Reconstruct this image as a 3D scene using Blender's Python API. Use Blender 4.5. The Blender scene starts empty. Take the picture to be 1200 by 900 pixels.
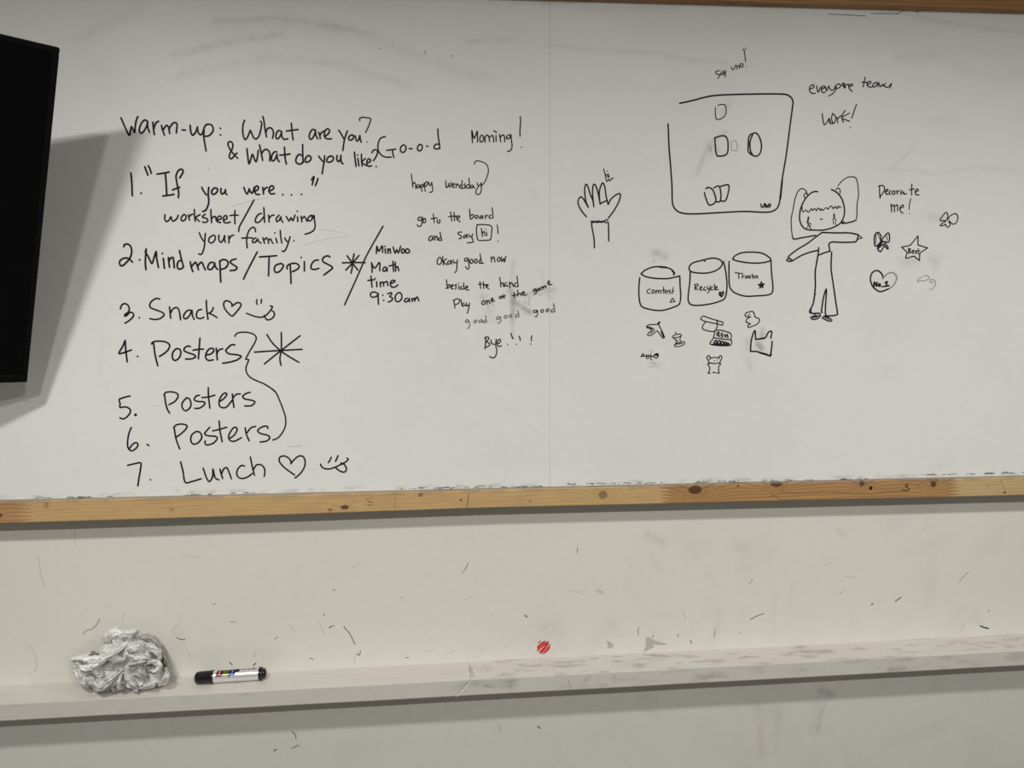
import bpy, math
import numpy as np
from mathutils import Matrix, Vector

# ------------------------------------------------------------------ camera
F = 901.0                      # focal length in pixels of the 1200 x 900 frame
CAM = np.array([0.0, -1.35, 1.62])
def _axes(xv=10000., yv=300., sx=644.3):
    a = np.array([xv-600, yv-450, F])
    t = -(a[0]*((sx-600)/F)+a[2])/a[1]
    b = np.array([(sx-600)/F, t, 1.0])
    a /= np.linalg.norm(a); b /= np.linalg.norm(b)
    return np.array([a, np.cross(-b, a), -b])   # rows: world X, Y, Z in camera (right, down, forward)
M = _axes()
def P(px, py, Y=0.0):
    """point of the vertical plane y = Y seen at a pixel (used once, to lay things out in metres)"""
    r = M @ np.array([px-600, py-450, F])
    return CAM + r*((Y-CAM[1])/r[1])
sc = bpy.context.scene
cd = bpy.data.cameras.new('camera'); cam = bpy.data.objects.new('camera', cd)
sc.collection.objects.link(cam); sc.camera = cam
cd.sensor_width = 36; cd.sensor_fit = 'HORIZONTAL'; cd.lens = F/1200*36; cd.clip_start = 0.02
R = Matrix([[M[i][0], -M[i][1], -M[i][2]] for i in range(3)]).to_4x4()
cam.matrix_world = Matrix.Translation(Vector(CAM)) @ R

# ------------------------------------------------------------------ light
CEIL = 2.66
w = bpy.data.worlds.new('world'); sc.world = w; w.use_nodes = True
w.node_tree.nodes['Background'].inputs[0].default_value = (1, 0.98, 0.94, 1)
w.node_tree.nodes['Background'].inputs[1].default_value = 0.0
def lamp(x, y, z, power, size=0.12, spread=180, col=(1.0, 0.985, 0.945)):
    l = bpy.data.lights.new('downlight', 'AREA'); l.shape = 'DISK'; l.size = size
    l.energy = power; l.color = col; l.spread = math.radians(spread)
    o = bpy.data.objects.new('downlight', l); o.location = (x, y, z); sc.collection.objects.link(o)
LAMPS = [(-0.571, -1.022, 2.156, 7.5), (1.05, -1.022, 2.156, 6.5), (-0.154, -2.45, 2.60, 16), (0.75, -2.45, 2.60, 16)]
for x, y, z, p in LAMPS: lamp(x, y, z, p)
vs = sc.view_settings
vs.view_transform = 'Standard'; vs.look = 'None'; vs.gamma = 1; vs.use_curve_mapping = False
vs.exposure = 0.69

# ------------------------------------------------------------------ helpers
C = sc.collection
def link(o, parent=None, **k):
    C.objects.link(o)
    if parent is not None: o.parent = parent
    for a, b in k.items(): o[a] = b
    return o
def mesh(name, verts, faces, mat, parent=None, smooth=False, col=None, **k):
    me = bpy.data.meshes.new(name)
    verts = np.asarray(verts, float)
    if isinstance(faces, np.ndarray): faces = faces.tolist()
    me.from_pydata(verts.tolist(), [], faces); me.update()
    if smooth: me.polygons.foreach_set('use_smooth', [True]*len(me.polygons))
    if col is not None:
        at = me.color_attributes.new('paint', 'FLOAT_COLOR', 'POINT')
        c = np.ones((len(verts), 4)); c[:, :3] = col
        at.data.foreach_set('color', c.ravel())
    me.materials.append(mat)
    return link(bpy.data.objects.new(name, me), parent, **k)
def empty(name, loc, **k):
    o = bpy.data.objects.new(name, None); o.location = loc; o.empty_display_size = 0.05
    return link(o, None, **k)
def adopt(o, root):             # parent keeping world coordinates (roots carry only a location)
    o.parent = root; o.matrix_parent_inverse = Matrix.Translation(root.location).inverted()
    return o
def grid_faces(nu, nv, wrap=False):
    i = np.arange(nu-1)[:, None]*nv; j = np.arange(nv-1)[None, :]
    a = (i+j).ravel()
    f = np.stack([a, a+1, a+nv+1, a+nv], 1)
    if wrap:
        i = (np.arange(nu-1)*nv)
        f = np.vstack([f, np.stack([i+nv-1, i, i+nv, i+2*nv-1], 1)])
    return f
def box(x0, x1, y0, y1, z0, z1):
    v = [(x, y, z) for x in (x0, x1) for y in (y0, y1) for z in (z0, z1)]
    f = [(0,1,3,2), (4,6,7,5), (0,4,5,1), (2,3,7,6), (0,2,6,4), (1,5,7,3)]
    return v, f
def bevel(o, wd, seg=2):
    m = o.modifiers.new('bevel', 'BEVEL'); m.width = wd; m.segments = seg; m.limit_method = 'ANGLE'
    return o
def _hash(ix, iy, iz, seed):
    h = (ix*374761393 + iy*668265263 + iz*2147483647 + seed*974711) & 0xffffffff
    h = ((h ^ (h >> 13))*1274126177) & 0xffffffff
    h = (h ^ (h >> 16)) & 0xffffffff
    return h/4294967295.0
def noise(x, y, z=0.0, seed=0):           # value noise, 0..1
    x, y, z = np.broadcast_arrays(np.asarray(x, float), np.asarray(y, float), np.asarray(z, float))
    fx, fy, fz = np.floor(x), np.floor(y), np.floor(z)
    ix, iy, iz = fx.astype(np.int64), fy.astype(np.int64), fz.astype(np.int64)
    u, v, t = x-fx, y-fy, z-fz
    u, v, t = u*u*(3-2*u), v*v*(3-2*v), t*t*(3-2*t)
    r = 0
    for a in (0, 1):
        for b in (0, 1):
            for c in (0, 1):
                r = r + _hash(ix+a, iy+b, iz+c, seed)*(u if a else 1-u)*(v if b else 1-v)*(t if c else 1-t)
    return r
def fbm(x, y, z=0.0, seed=0, o=4):
    r = 0; a = 0.5
    for k in range(o):
        r = r + a*noise(np.asarray(x)*2**k, np.asarray(y)*2**k, np.asarray(z)*2**k, seed+k); a *= 0.5
    return r/(1-0.5**o)
def seg_dist(X, Z, pts):                  # distance in metres to a polyline given in metres
    d = np.full(X.shape, 1e9)
    if len(pts) == 1: return np.hypot(X-pts[0][0], Z-pts[0][1])
    for (ax, az), (bx, bz) in zip(pts[:-1], pts[1:]):
        dx, dz = bx-ax, bz-az; L = dx*dx+dz*dz+1e-12
        t = np.clip(((X-ax)*dx+(Z-az)*dz)/L, 0, 1)
        d = np.minimum(d, np.hypot(X-ax-t*dx, Z-az-t*dz))
    return d
PX = 0.00146                              # one pixel on the wall, in metres
def smear(X, Z, Y, pix, wpx, s, rough=0.5, seed=0):
    pts = [(P(a, b, Y)[0], P(a, b, Y)[2]) for a, b in pix]
    g = np.exp(-(seg_dist(X, Z, pts)/(wpx*PX))**2)
    n = fbm(X*90, Z*90, seed, seed)
    return s*g*(1-rough+2*rough*np.clip((n-0.3)*1.6, 0, 1))

# ------------------------------------------------------------------ materials
def mat(name, color, rough=0.6, metal=0.0, spec=0.5, bump=None, var=None, paint=False, tweak=None):
    m = bpy.data.materials.new(name); m.use_nodes = True
    nt = m.node_tree; b = nt.nodes['Principled BSDF']; N = nt.nodes.new; L = nt.links.new
    b.inputs['Base Color'].default_value = (*color, 1)
    b.inputs['Roughness'].default_value = rough; b.inputs['Metallic'].default_value = metal
    b.inputs['Specular IOR Level'].default_value = spec
    tc = N('ShaderNodeTexCoord')
    src = None
    if paint:
        at = N('ShaderNodeAttribute'); at.attribute_name = 'paint'; src = at.outputs['Color']
    if var:
        scale, amt = var
        mp = N('ShaderNodeMapping'); mp.inputs['Scale'].default_value = scale
        L(tc.outputs['Object'], mp.inputs['Vector'])
        no = N('ShaderNodeTexNoise'); no.inputs['Scale'].default_value = 1; no.inputs['Detail'].default_value = 5
        L(mp.outputs[0], no.inputs['Vector'])
        mr = N('ShaderNodeMapRange'); mr.inputs[1].default_value = 0.3; mr.inputs[2].default_value = 0.7
        mr.inputs[3].default_value = 1-amt; mr.inputs[4].default_value = 1+amt
        L(no.outputs['Fac'], mr.inputs[0])
        mx = N('ShaderNodeMix'); mx.data_type = 'RGBA'; mx.blend_type = 'MULTIPLY'; mx.inputs[0].default_value = 1
        if src is not None: L(src, mx.inputs[6])
        else: mx.inputs[6].default_value = (*color, 1)
        L(mr.outputs[0], mx.inputs[7]); src = mx.outputs[2]
    if src is not None: L(src, b.inputs['Base Color'])
    if bump:
        scale, strength, dist = bump
        no = N('ShaderNodeTexNoise'); no.inputs['Detail'].default_value = 4
        if isinstance(scale, tuple):
            mp = N('ShaderNodeMapping'); mp.inputs['Scale'].default_value = scale
            L(tc.outputs['Object'], mp.inputs['Vector']); L(mp.outputs[0], no.inputs['Vector']); no.inputs['Scale'].default_value = 1
        else:
            no.inputs['Scale'].default_value = scale; L(tc.outputs['Object'], no.inputs['Vector'])
        bp = N('ShaderNodeBump'); bp.inputs['Strength'].default_value = strength; bp.inputs['Distance'].default_value = dist
        L(no.outputs['Fac'], bp.inputs['Height']); L(bp.outputs[0], b.inputs['Normal'])
    return m
M_board = mat('whiteboard_enamel', (.75, .76, .74), .42, spec=.35, paint=True, var=((60, 60, 90), .012), bump=((9, 9, 9), .25, .004))
M_wall = mat('cream_wall_paint', (.74, .72, .65), .62, spec=.3, paint=True, var=((60, 60, 90), .012), bump=((110, 110, 150), .22, .001))
M_shelf = mat('cream_shelf_paint', (.78, .74, .68), .5, spec=.35, paint=True, var=((30, 300, 260), .02), bump=((20, 300, 300), .3, .0006))
M_wood = mat('varnished_pine', (.5, .35, .18), .42, spec=.4, paint=True, var=((25, 900, 900), .05), bump=((20, 500, 500), .3, .0004))
M_ink = mat('black_marker_ink', (.010, .010, .011), .55, spec=.15)
M_inkgrey = mat('faded_marker_ink', (.30, .30, .29), .5, spec=.3)
M_inkmid = mat('half_wiped_marker_ink', (.13, .13, .13), .5, spec=.3)
M_blueink = mat('blue_black_ink', (.03, .05, .10), .5)
M_red = mat('red_crayon', (.58, .030, .024), .6, spec=.2)
M_ghost = mat('wiped_ink_ghost', (.50, .50, .485), .5, spec=.3)
M_scuff = mat('dark_scuff', (.07, .065, .06), .7)
M_scufflight = mat('faint_scuff', (.50, .485, .44), .7)
M_chip = mat('pale_chip', (.84, .83, .79), .6)
M_residue = mat('tape_residue', (.67, .645, .60), .4, spec=.5, var=((80, 80, 80), .06))
M_stain = mat('grey_stain', (.44, .43, .39), .6)
M_plain = mat('plain_room_paint', (.50, .49, .46), .8)
M_ceil = mat('ceiling_paint', (.8, .79, .76), .9)
M_floor = mat('grey_vinyl_floor', (.16, .15, .135), .45, var=((6, 6, 6), .08))
M_tv = mat('black_tv_plastic', (.004, .004, .0045), .5, spec=.08)
M_screen = mat('black_glossy_screen', (.0022, .0022, .0026), .10, spec=.12)
M_bracket = mat('dark_metal', (.05, .05, .05), .4, .8)
M_black = mat('glossy_black_plastic', (.008, .008, .009), .2, spec=.5)
M_silver = mat('silver_printed_barrel', (.7, .7, .7), .24, .55, paint=True)
M_tissue = mat('grey_white_tissue', (.66, .65, .62), .75, spec=.25, paint=True, var=((45, 45, 45), .10), bump=((100, 100, 100), .25, .0010))
M_trimlamp = mat('white_lamp_trim', (.8, .8, .78), .5)
M_seam = mat('seam_shadow', (.5, .5, .47), .8)

# ------------------------------------------------------------------ the room
YB = -0.036         # face of the whiteboard
YR = -0.050         # face of its wooden frame
X0, X1, YF = -2.3, 2.7, -4.6
def cuts(a, f0, f1, b, step, coarse=.15):
    return np.unique(np.concatenate([np.arange(a, f0, coarse), np.arange(f0, f1, step), np.arange(f1, b+1e-6, coarse), [b]]))
xs = cuts(X0, -0.82, 1.22, X1, .004); zs = cuts(0, .62, 1.30, CEIL, .0035)
X, Z = np.meshgrid(xs, zs, indexing='ij')
base = np.where((Z < .94)[..., None], np.array([.595, .59, .555]), np.array([.70, .685, .63]))   # shade under the ledge is put into the wall colour
d = .035*(fbm(X*3, Z*5, 0, 11)-.5)
dirt = np.zeros(X.shape)
n1 = fbm(X*14, Z*14, 0, 21)
dirt += .09*np.clip((n1-.56)*5, 0, 1)*np.clip((X-.05)*1.5, 0.1, 1)
def wp(*a, **k): return smear(X, Z, 0.0, *a, **k)
for i, (pix, wd, s) in enumerate([
    ([(560, 762), (600, 745), (640, 735), (672, 760)], 14, .06), ([(715, 735), (690, 765)], 16, .10), ([(838, 747), (843, 717)], 5, .16),
    ([(640, 735), (630, 760)], 22, .10), ([(800, 630), (812, 650), (826, 640)], 12, .10), ([(760, 626), (776, 636)], 6, .25), ([(764, 650), (772, 668)], 4, .12),
    ([(740, 660), (735, 690), (760, 720), (790, 722)], 5, .06), ([(983, 622), (988, 626)], 4, .25), ([(860, 640), (872, 642)], 7, .12),
    ([(907, 700), (907, 750)], 3, .10), ([(928, 680), (925, 720)], 3, .08), ([(1095, 640), (1090, 700)], 9, .05), ([(1060, 645), (1110, 632)], 8, .07),
    ([(963, 809), (975, 813)], 5, .62), ([(970, 815), (963, 835), (958, 858)], 2.2, .35), ([(958, 815), (956, 850)], 7, .12),
    ([(885, 828), (912, 836)], 8, .12), ([(912, 836), (910, 880)], 5, .12), ([(1040, 872), (1075, 862), (1100, 853)], 9, .13), ([(862, 835), (868, 845)], 5, .12),
    ([(755, 817), (768, 820)], 6, .22), ([(760, 833), (768, 836)], 6, .16), ([(585, 850), (586, 856)], 2.2, .45), ([(700, 692), (706, 694)], 2.5, .4),
    ([(195, 757), (205, 770), (225, 772), (290, 765), (320, 768)], 9, .09), ([(210, 742), (212, 760)], 6, .10), ([(290, 868), (420, 880)], 20, .05),
    ([(400, 885), (460, 865)], 18, .07), ([(690, 870), (720, 850)], 12, .06), ([(655, 888), (652, 860)], 5, .07), ([(300, 830), (460, 838)], 3, .04)]):
    dirt += wp(pix, wd, s, seed=i)
pink = wp([(890, 853), (894, 888)], 5, .13, seed=3) + wp([(888, 828), (892, 850)], 5, .10, seed=5)
dirt = np.clip(dirt, 0, .8)
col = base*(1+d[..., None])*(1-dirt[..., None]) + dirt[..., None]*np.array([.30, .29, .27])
col = col*(1-pink[..., None]*np.array([.15, .9, .8]))
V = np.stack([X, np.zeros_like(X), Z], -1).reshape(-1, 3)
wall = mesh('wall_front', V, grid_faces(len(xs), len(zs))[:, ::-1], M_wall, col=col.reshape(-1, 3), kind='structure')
def plane(name, pts, m): return mesh(name, pts, [(0, 1, 2, 3)], m, kind='structure')
plane('floor', [(X0, YF, 0), (X1, YF, 0), (X1, 0, 0), (X0, 0, 0)], M_floor)
plane('ceiling', [(X0, YF, CEIL), (X0, 0, CEIL), (X1, 0, CEIL), (X1, YF, CEIL)], M_ceil)
plane('wall_left', [(X0, YF, 0), (X0, 0, 0), (X0, 0, CEIL), (X0, YF, CEIL)], M_plain)
plane('wall_right', [(X1, 0, 0), (X1, YF, 0), (X1, YF, CEIL), (X1, 0, CEIL)], M_plain)
plane('wall_back', [(X1, YF, 0), (X0, YF, 0), (X0, YF, CEIL), (X1, YF, CEIL)], M_plain)

# ------------------------------------------------------------------ strokes
class Ink:
    """flat strokes of a given width lying on the plane y = Y"""
    def __init__(s, Y): s.Y = Y; s.v = []; s.f = []
    def layer(s):              # neighbouring pieces of ink lie a few microns apart, so that none coincide
        s.n = (getattr(s, 'n', 0)+1) % 24
        return s.Y-s.n*6e-6
    def disc(s, x, z, r):
        n = 8; b = len(s.v); Y = s.layer()
        s.v += [(x+r*math.cos(2*math.pi*k/n), Y, z+r*math.sin(2*math.pi*k/n)) for k in range(n)]
        s.f.append(tuple(range(b, b+n)))
    def stroke(s, pix, wpx, smooth=True, taper=True):
        pts = np.array([[P(a, b, s.Y)[0], P(a, b, s.Y)[2]] for a, b in pix]); r = wpx*PX/2
        if len(pts) == 1: s.disc(pts[0][0], pts[0][1], r*1.15); return
        if len(pts) > 2 and smooth:
            q = np.vstack([2*pts[0]-pts[1], pts, 2*pts[-1]-pts[-2]]); out = []
            for i in range(1, len(q)-2):
                n = max(2, int(np.linalg.norm(q[i+1]-q[i])/(PX*1.6)))
                t = (np.arange(n)/n)[:, None]
                out.append(.5*((2*q[i])+(-q[i-1]+q[i+1])*t+(2*q[i-1]-5*q[i]+4*q[i+1]-q[i+2])*t*t+(-q[i-1]+3*q[i]-3*q[i+1]+q[i+2])*t**3))
            pts = np.vstack(out+[q[-2][None]])
        m = len(pts)
        for i, (x, z) in enumerate(pts):
            rr = r*(.9+.22*noise(x*130, z*130, 0, 3))*(.85 if taper and m > 3 and i in (0, m-1) else 1)
            s.disc(x, z, rr)
        for (ax, az), (bx, bz) in zip(pts[:-1], pts[1:]):
            L = math.hypot(bx-ax, bz-az)+1e-9; nx, nz = -(bz-az)/L*r*.98, (bx-ax)/L*r*.98
            b = len(s.v); Y = s.layer()
            s.v += [(ax+nx, Y, az+nz), (ax-nx, Y, az-nz), (bx-nx, Y, bz-nz), (bx+nx, Y, bz+nz)]
            s.f.append((b, b+1, b+2, b+3))
    def poly(s, pix):
        b = len(s.v); s.v += [tuple(P(a, c, s.Y)) for a, c in pix]; s.f.append(tuple(range(b, b+len(pix))))
    def build(s, name, m, parent=None, **k):
        return mesh(name, s.v, s.f, m, parent, **k)
def strokes(ox, oy, scl, text):
    """'x,y x,y; x,y ...' in units of 1/scl pixel measured from (ox, oy)"""
    for part in text.replace('\n', ' ').split(';'):
        part = part.split()
        if part: yield [(ox+float(p.split(',')[0])/scl, oy+float(p.split(',')[1])/scl) for p in part]
A = (130, 120, 7.5); B = (270, 120, 7.5); Cc = (400, 120, 5); D = (130, 220, 7.5); E = (270, 220, 7.5); FF = (390, 250, 7.5)
G = (470, 180, 7.5); H = (500, 290, 6.925); I = (130, 340, 7.5); J = (250, 340, 7.5); K = (130, 450, 6.925); L_ = (260, 450, 7.5)
MM = (660, 180, 7.5); N_ = (770, 50, 4.288); O_ = (930, 80, 9.23); P_ = (740, 290, 6.667); Q = (740, 360, 6.667); R_ = (910, 190, 9)
S_ = (910, 270, 7.5); T = (1010, 200, 6); U = (480, 190, 10.91); VV = (540, 135, 13.33)

# each entry: (child name, label, material, [(frame, width, strokes), ...])
INK = [
('written_line', 'top line of black handwriting asking warm-up, what are you?', 'ink', [
 (A, 2.1, '88,135 118,205 160,288 172,250 180,212 195,240 208,265 213,215 222,160 237,123; 322,170 300,153 270,180 250,230 253,262 270,270 295,245 318,195 322,165 322,200 328,235 340,262; 368,172 372,220 382,285; 376,235 390,190 405,172 420,165; 443,200 455,245 470,288; 460,240 475,215 490,202 505,215 512,245 516,275; 510,235 530,200 550,180 570,178 582,195 578,230 575,270; 625,242 655,243; 697,200 698,230 705,270 718,288 735,275 750,250 760,215 762,245 772,272 788,285 805,270 815,235 828,205 850,192 885,198 900,235 885,272 855,295 825,297; 818,240 816,300 825,360 836,428; 962,228; 963,285'),
 (B, 2.0, '126,156 112,190 108,250 115,300 130,327 150,305 165,270 176,245 190,280 205,310 225,322 248,300 262,260 272,210 275,178 263,165; 285,122 295,165 305,240 318,305; 312,265 325,232 350,222 372,240 378,275 370,315; 440,250 420,248 402,275 400,310 415,320 435,300 448,265 450,255 450,290 465,320 485,325 505,318; 535,182 540,240 545,290 552,330; 490,252 540,245 597,238; 742,240 720,238 700,265 692,305 705,325 725,310 742,275 748,245 750,285 768,320; 775,262 785,290 790,320; 788,290 800,265 820,252; 825,300 850,285 870,260 868,238 850,232 832,250 825,285 835,312 860,322 890,318; 950,243 970,270 985,298 1000,325; 1028,250 1010,300 998,350 988,425; 1065,285 1043,300 1040,325 1060,332 1080,315 1082,290 1065,285; 1098,292 1103,325 1115,340 1130,320 1138,290 1140,320 1150,350'),
 (Cc, 1.7, '108,108 108,94 125,87 150,90 172,95 165,125 155,150 142,177; 150,231')]),
('written_line', 'second line of black handwriting, & what do you like?', 'ink', [
 (A, 2.0, '1115,492 1075,450 1040,400 1028,365 1040,345 1060,348 1072,375 1065,410 1045,450 1040,480 1055,497 1075,480 1095,455 1110,445'),
 (B, 2.1, '145,405 152,470 163,540 180,495 193,455 210,495 225,522 238,480 245,420; 255,372 270,440 283,510; 272,455 290,425 315,412 340,430 348,470 345,515; 408,435 385,435 365,465 360,500 375,515 395,495 410,455 410,480 420,510 432,522; 475,392 478,450 482,500 493,543; 432,463 480,460 525,452; 630,470 605,455 580,485 575,520 595,540 620,540 640,520; 635,368 635,440 638,500 640,528; 680,468 660,490 658,520 680,525 705,505 708,480 690,467 680,468; 775,470 795,500 815,520; 828,468 825,515 815,570 806,628; 865,475 848,500 850,522 875,525 900,510 905,485 890,472 866,476; 938,465 935,500 948,520 965,505 972,465 970,500 978,530 992,540; 1090,435 1095,490 1105,563'),
 (Cc, 1.9, '97,328 103,371; 95,308; 118,302 118,335 122,374; 142,328 120,350 147,371; 148,355 165,350 172,338 160,330 150,345 150,363 162,375 178,370; 178,295 190,279 205,278 213,290 205,315 188,342; 204,376')]),
('written_line', 'large spaced black letters g-o-o-d and the word morning with an exclamation mark', 'ink', [
 (Cc, 1.8, '258,200 230,210 215,245 218,285 240,312 265,321 292,320; 265,281 295,277 320,273; 300,278 302,300 308,324; 365,248 348,262 347,285 362,293 377,280 378,258 365,248; 398,271 415,271; 460,245 447,260 447,278 460,284 473,272 473,252 460,245; 500,256 508,257; 575,245 555,245 543,258 545,270 560,273 578,268; 565,155 568,200 575,245 577,272'),
 (VV, 1.7, '183,430 175,340 172,238 195,330 205,362 230,320 257,250 260,340 263,420; 320,315 298,350 300,400 325,420 350,395 355,345 340,315 320,315; 378,340 380,420; 375,350 400,315 425,315 440,350 450,410; 450,350 475,320 500,320 508,350 515,420; 550,315 550,360 553,410; 515,242 560,268; 605,300 615,360 625,418; 618,350 640,315 670,310 685,350 685,415; 780,310 755,308 720,330 712,360 735,370 765,350 785,315; 783,300 790,380 800,460 798,510 775,550 730,568; 928,20 935,80 928,180 923,250 928,330; 948,498')]),
('written_line', 'black handwritten first item of the list, if you were... in quotation marks', 'ink', [
 (A, 2.2, '175,618 183,700 188,822; 265,798; 297,565 312,605 325,640; 328,555 345,590 355,625; 405,630 460,622 512,612; 478,625 485,710 490,815; 455,823 500,817 555,808; 603,665 628,625 635,600 620,587 600,592 580,620 572,655 582,720 595,790 592,838; 540,770 575,755 605,745; 905,752 885,780 888,803 905,808 930,790 938,765 925,752 903,754; 968,755 965,785 975,805 995,795 1008,765 1005,790 1020,812; 797,745 815,780 838,812'),
 (D, 2.2, '860,-5 855,60 860,120 850,165 830,200 805,208'),
 (B, 2.1, '118,745 130,780 145,805 160,780 165,760 175,785 190,798 203,770 208,745; 215,780 240,768 247,745 232,733 215,750 213,785 230,808 258,808; 283,745 288,775 290,805; 290,780 305,755 325,745; 335,780 360,772 380,755 375,735 355,735 340,760 345,795 365,805 390,800; 460,810; 537,812; 625,808; 712,682 735,652 718,725; 770,668 760,700 747,732')]),
('written_line', 'black handwriting worksheet/drawing and your family. below the first item', 'ink', [
 (D, 1.9, '475,235 472,270 485,297 510,285 528,252 535,285 553,293 580,270 592,240; 640,235 618,262 620,288 640,290 658,270 660,245 640,233; 680,238 690,285; 685,262 700,240 720,232; 733,190 735,245 740,297; 785,235 745,262 778,295; 830,232 812,245 805,260 845,272 850,295 825,305 805,300; 878,190 880,250 885,308; 882,275 900,255 920,255 925,285 938,300; 935,285 965,275 970,255 950,248 935,270 940,300 965,305; 990,285 1015,275 1020,250 1000,245 988,270 995,305 1025,308 1050,300; 1090,198 1088,250 1090,318; 1045,245 1080,240 1120,242; 775,393 795,440 815,468; 830,400 825,460 820,520 805,570 790,587 770,580; 900,415 865,440 860,475 885,485 910,465 918,430 900,415; 950,415 948,455 965,480 985,460 1000,420 998,455 1005,480; 1035,425 1038,485; 1038,455 1055,425 1078,415'),
 (E, 1.9, '208,105 165,185 110,285 80,340 72,385; 275,225 245,235 222,270 220,300 245,305 275,280 295,250; 293,172 298,240 300,305; 335,240 340,300; 340,270 360,245 385,240; 430,240 405,265 405,295 425,290 445,255 445,280 462,305; 490,250 515,292 532,262 548,290 568,240; 590,255 592,298; 588,207; 622,250 628,300; 628,275 650,252 665,275 672,295; 715,240 690,255 680,285 700,292 725,265 735,242 738,280 745,335 735,370 700,395 655,408; 718,244 728,250; 715,258 730,252; 220,388 218,360 200,347 175,360 155,395 143,440 143,480 148,530; 100,443 150,440 195,440; 225,440 198,455 195,480 220,478 240,450 245,470 270,487; 285,440 300,488; 298,460 315,440 330,455 335,490; 335,462 352,450 362,470 375,490; 400,445 410,482; 390,398; 438,375 442,430 452,487; 478,440 490,465 505,475; 525,430 510,480 490,535 470,560 455,555; 558,465')]),
('written_line', 'black handwritten second item, mind maps/topics, with a small asterisk', 'ink', [
 (D, 2.2, '112,520 120,500 145,495 170,510 182,550 175,600 150,640 110,680 85,685 75,660 85,635 120,618 155,622 190,655; 252,633; 310,535 305,600 302,660 308,722; 300,560 330,610 360,665 380,610 398,560 402,620 418,702; 460,622 470,708; 452,577; 505,612 510,660 515,700; 510,645 525,620 545,612 552,650 557,705; 625,640 595,645 582,680 590,712 620,712 640,690; 602,550 615,610 628,660 638,692; 697,650 705,695 720,738; 712,690 730,665 745,655 760,690 770,722; 762,690 780,665 800,655 815,690 830,722; 900,655 870,660 852,690 855,715 880,718 905,690 912,660 915,690 938,718; 955,640 960,720 965,830; 955,650 985,630 1020,640 1030,670 1005,705 965,718; 1100,625 1065,635 1048,655 1080,680 1108,700 1095,722 1048,728'),
 (E, 2.1, '237,562 180,670 130,770 115,805; 253,608 330,603 408,597; 340,605 338,680 335,775; 445,665 400,680 385,715 395,742 425,740 455,710 465,680 445,665; 525,680 530,760 533,843; 500,715 497,690 530,668 580,665 605,690 590,715 545,738; 650,650 650,732; 622,612; 775,635 740,640 712,675 710,710 740,718 778,708; 875,610 860,598 830,605 810,625 815,650 860,675 898,700 870,730 820,768'),
 (FF, 2.0, '83,435 180,432 285,433; 125,372 175,440 222,500; 230,370 180,430; 170,440 115,498; 187,355 172,435 170,480 160,527')]),
('written_line', 'long black slash with four short lines of writing about math time, 9:30am', 'ink', [
 (FF, 1.9, '442,112 395,195 335,300 285,395 240,500 180,635 103,805; 383,355 387,288 400,330 410,327 435,285 437,345; 460,312 463,350; 458,290; 483,312 485,352; 485,330 502,312 508,350; 530,295 547,350 562,318 575,348 597,288; 612,312 602,330 610,350 628,340 628,318 612,312; 655,310 640,325 645,348 668,345 675,325 655,310; 340,432 345,480 345,520; 342,440 368,482 410,432 412,505; 465,470 445,480 440,505 460,508 475,478 478,510; 528,420 530,465 535,512; 495,462 552,452; 548,430 552,508; 553,480 570,468 580,505; 335,550 340,600 345,650; 308,590 365,582; 385,600 388,645; 375,572; 415,605 420,645; 420,615 440,602 448,640; 448,612 475,598 485,635; 505,618 540,605 545,590 520,590 505,615 515,645 545,648 573,628; 395,705 365,690 335,700 332,725 355,738 390,725 400,705 398,740 402,800; 440,720; 447,765; 480,708 510,697 518,710 500,730 525,745 515,768 485,780; 580,695 552,720 550,760 570,778 600,760 608,725 595,700 580,695; 655,745 635,755 630,775 650,778 668,758 672,748 675,778; 695,748 700,775; 700,760 718,745 722,772; 722,760 742,735 757,770')]),
('written_line', 'black handwritten third item, snack, with a heart and a smiling tongue-out face', 'ink', [
 (I, 2.0, '82,165 95,130 125,118 152,135 162,165 150,195 125,212 120,228 140,222 165,195 190,200 200,222 180,250 150,275 122,290; 128,222 140,212; 250,242; 430,78 400,72 360,95 340,130 350,155 400,175 450,195 468,215 440,245 390,258 340,250; 515,145 520,200 525,248; 522,205 545,165 580,152 600,185 612,262; 700,175 670,180 642,215 640,245 665,250 695,215 712,175 715,220 732,258; 798,170 770,175 752,205 755,240 785,250 818,238; 838,88 842,170 853,258; 900,150 890,180 860,205; 860,200 900,220 933,242; 1065,142 1060,115 1030,95 1000,98 990,130 1005,170 1035,205 1065,228 1100,195 1138,145 1142,120 1115,108 1085,125 1062,142'),
 (J, 1.9, '383,82 380,105 385,125; 423,82 420,115; 290,203 330,218 380,235 430,237 470,215 500,180 520,145 500,138; 447,220 460,250 485,262 520,245 538,215 530,190 515,182')]),
('written_line', 'black handwritten fourth item, posters, just under snack', 'ink', [
 (I, 2.1, '125,440 105,490 70,555 110,550 182,525; 125,440 130,520 143,632; 235,582; 357,475 370,455 420,448 480,455 515,480 505,520 470,555 425,583; 375,465 385,550 400,620 412,665; 575,515 545,545 540,595 560,618 595,600 615,555 605,520 575,513; 700,498 680,490 650,505 642,530 680,550 735,570 740,590 700,605 655,605; 782,420 775,520 768,605; 720,528 770,520 815,518; 838,570 880,560 905,530 890,510 860,520 835,560 835,600 860,618 900,612; 925,510 930,560 935,612; 930,560 950,525 985,515; 1090,482 1060,480 1020,515 1010,535 1040,560 1110,568 1145,582 1110,612 1045,632 980,642')]),
('drawn_bracket', 'black curly bracket sweeping down beside the three posters items', 'ink', [
 (J, 1.8, '188,408 200,385 230,372 290,370 350,385 377,415 370,450 345,495 315,545 283,608; 283,608 312,612 300,640 287,685 295,730 330,770 390,800 450,825 510,865 550,900'),
 (L_, 1.8, '367,-3 430,35 475,75 510,150 540,230 560,300 558,370 530,430 490,475 445,493')]),
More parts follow.
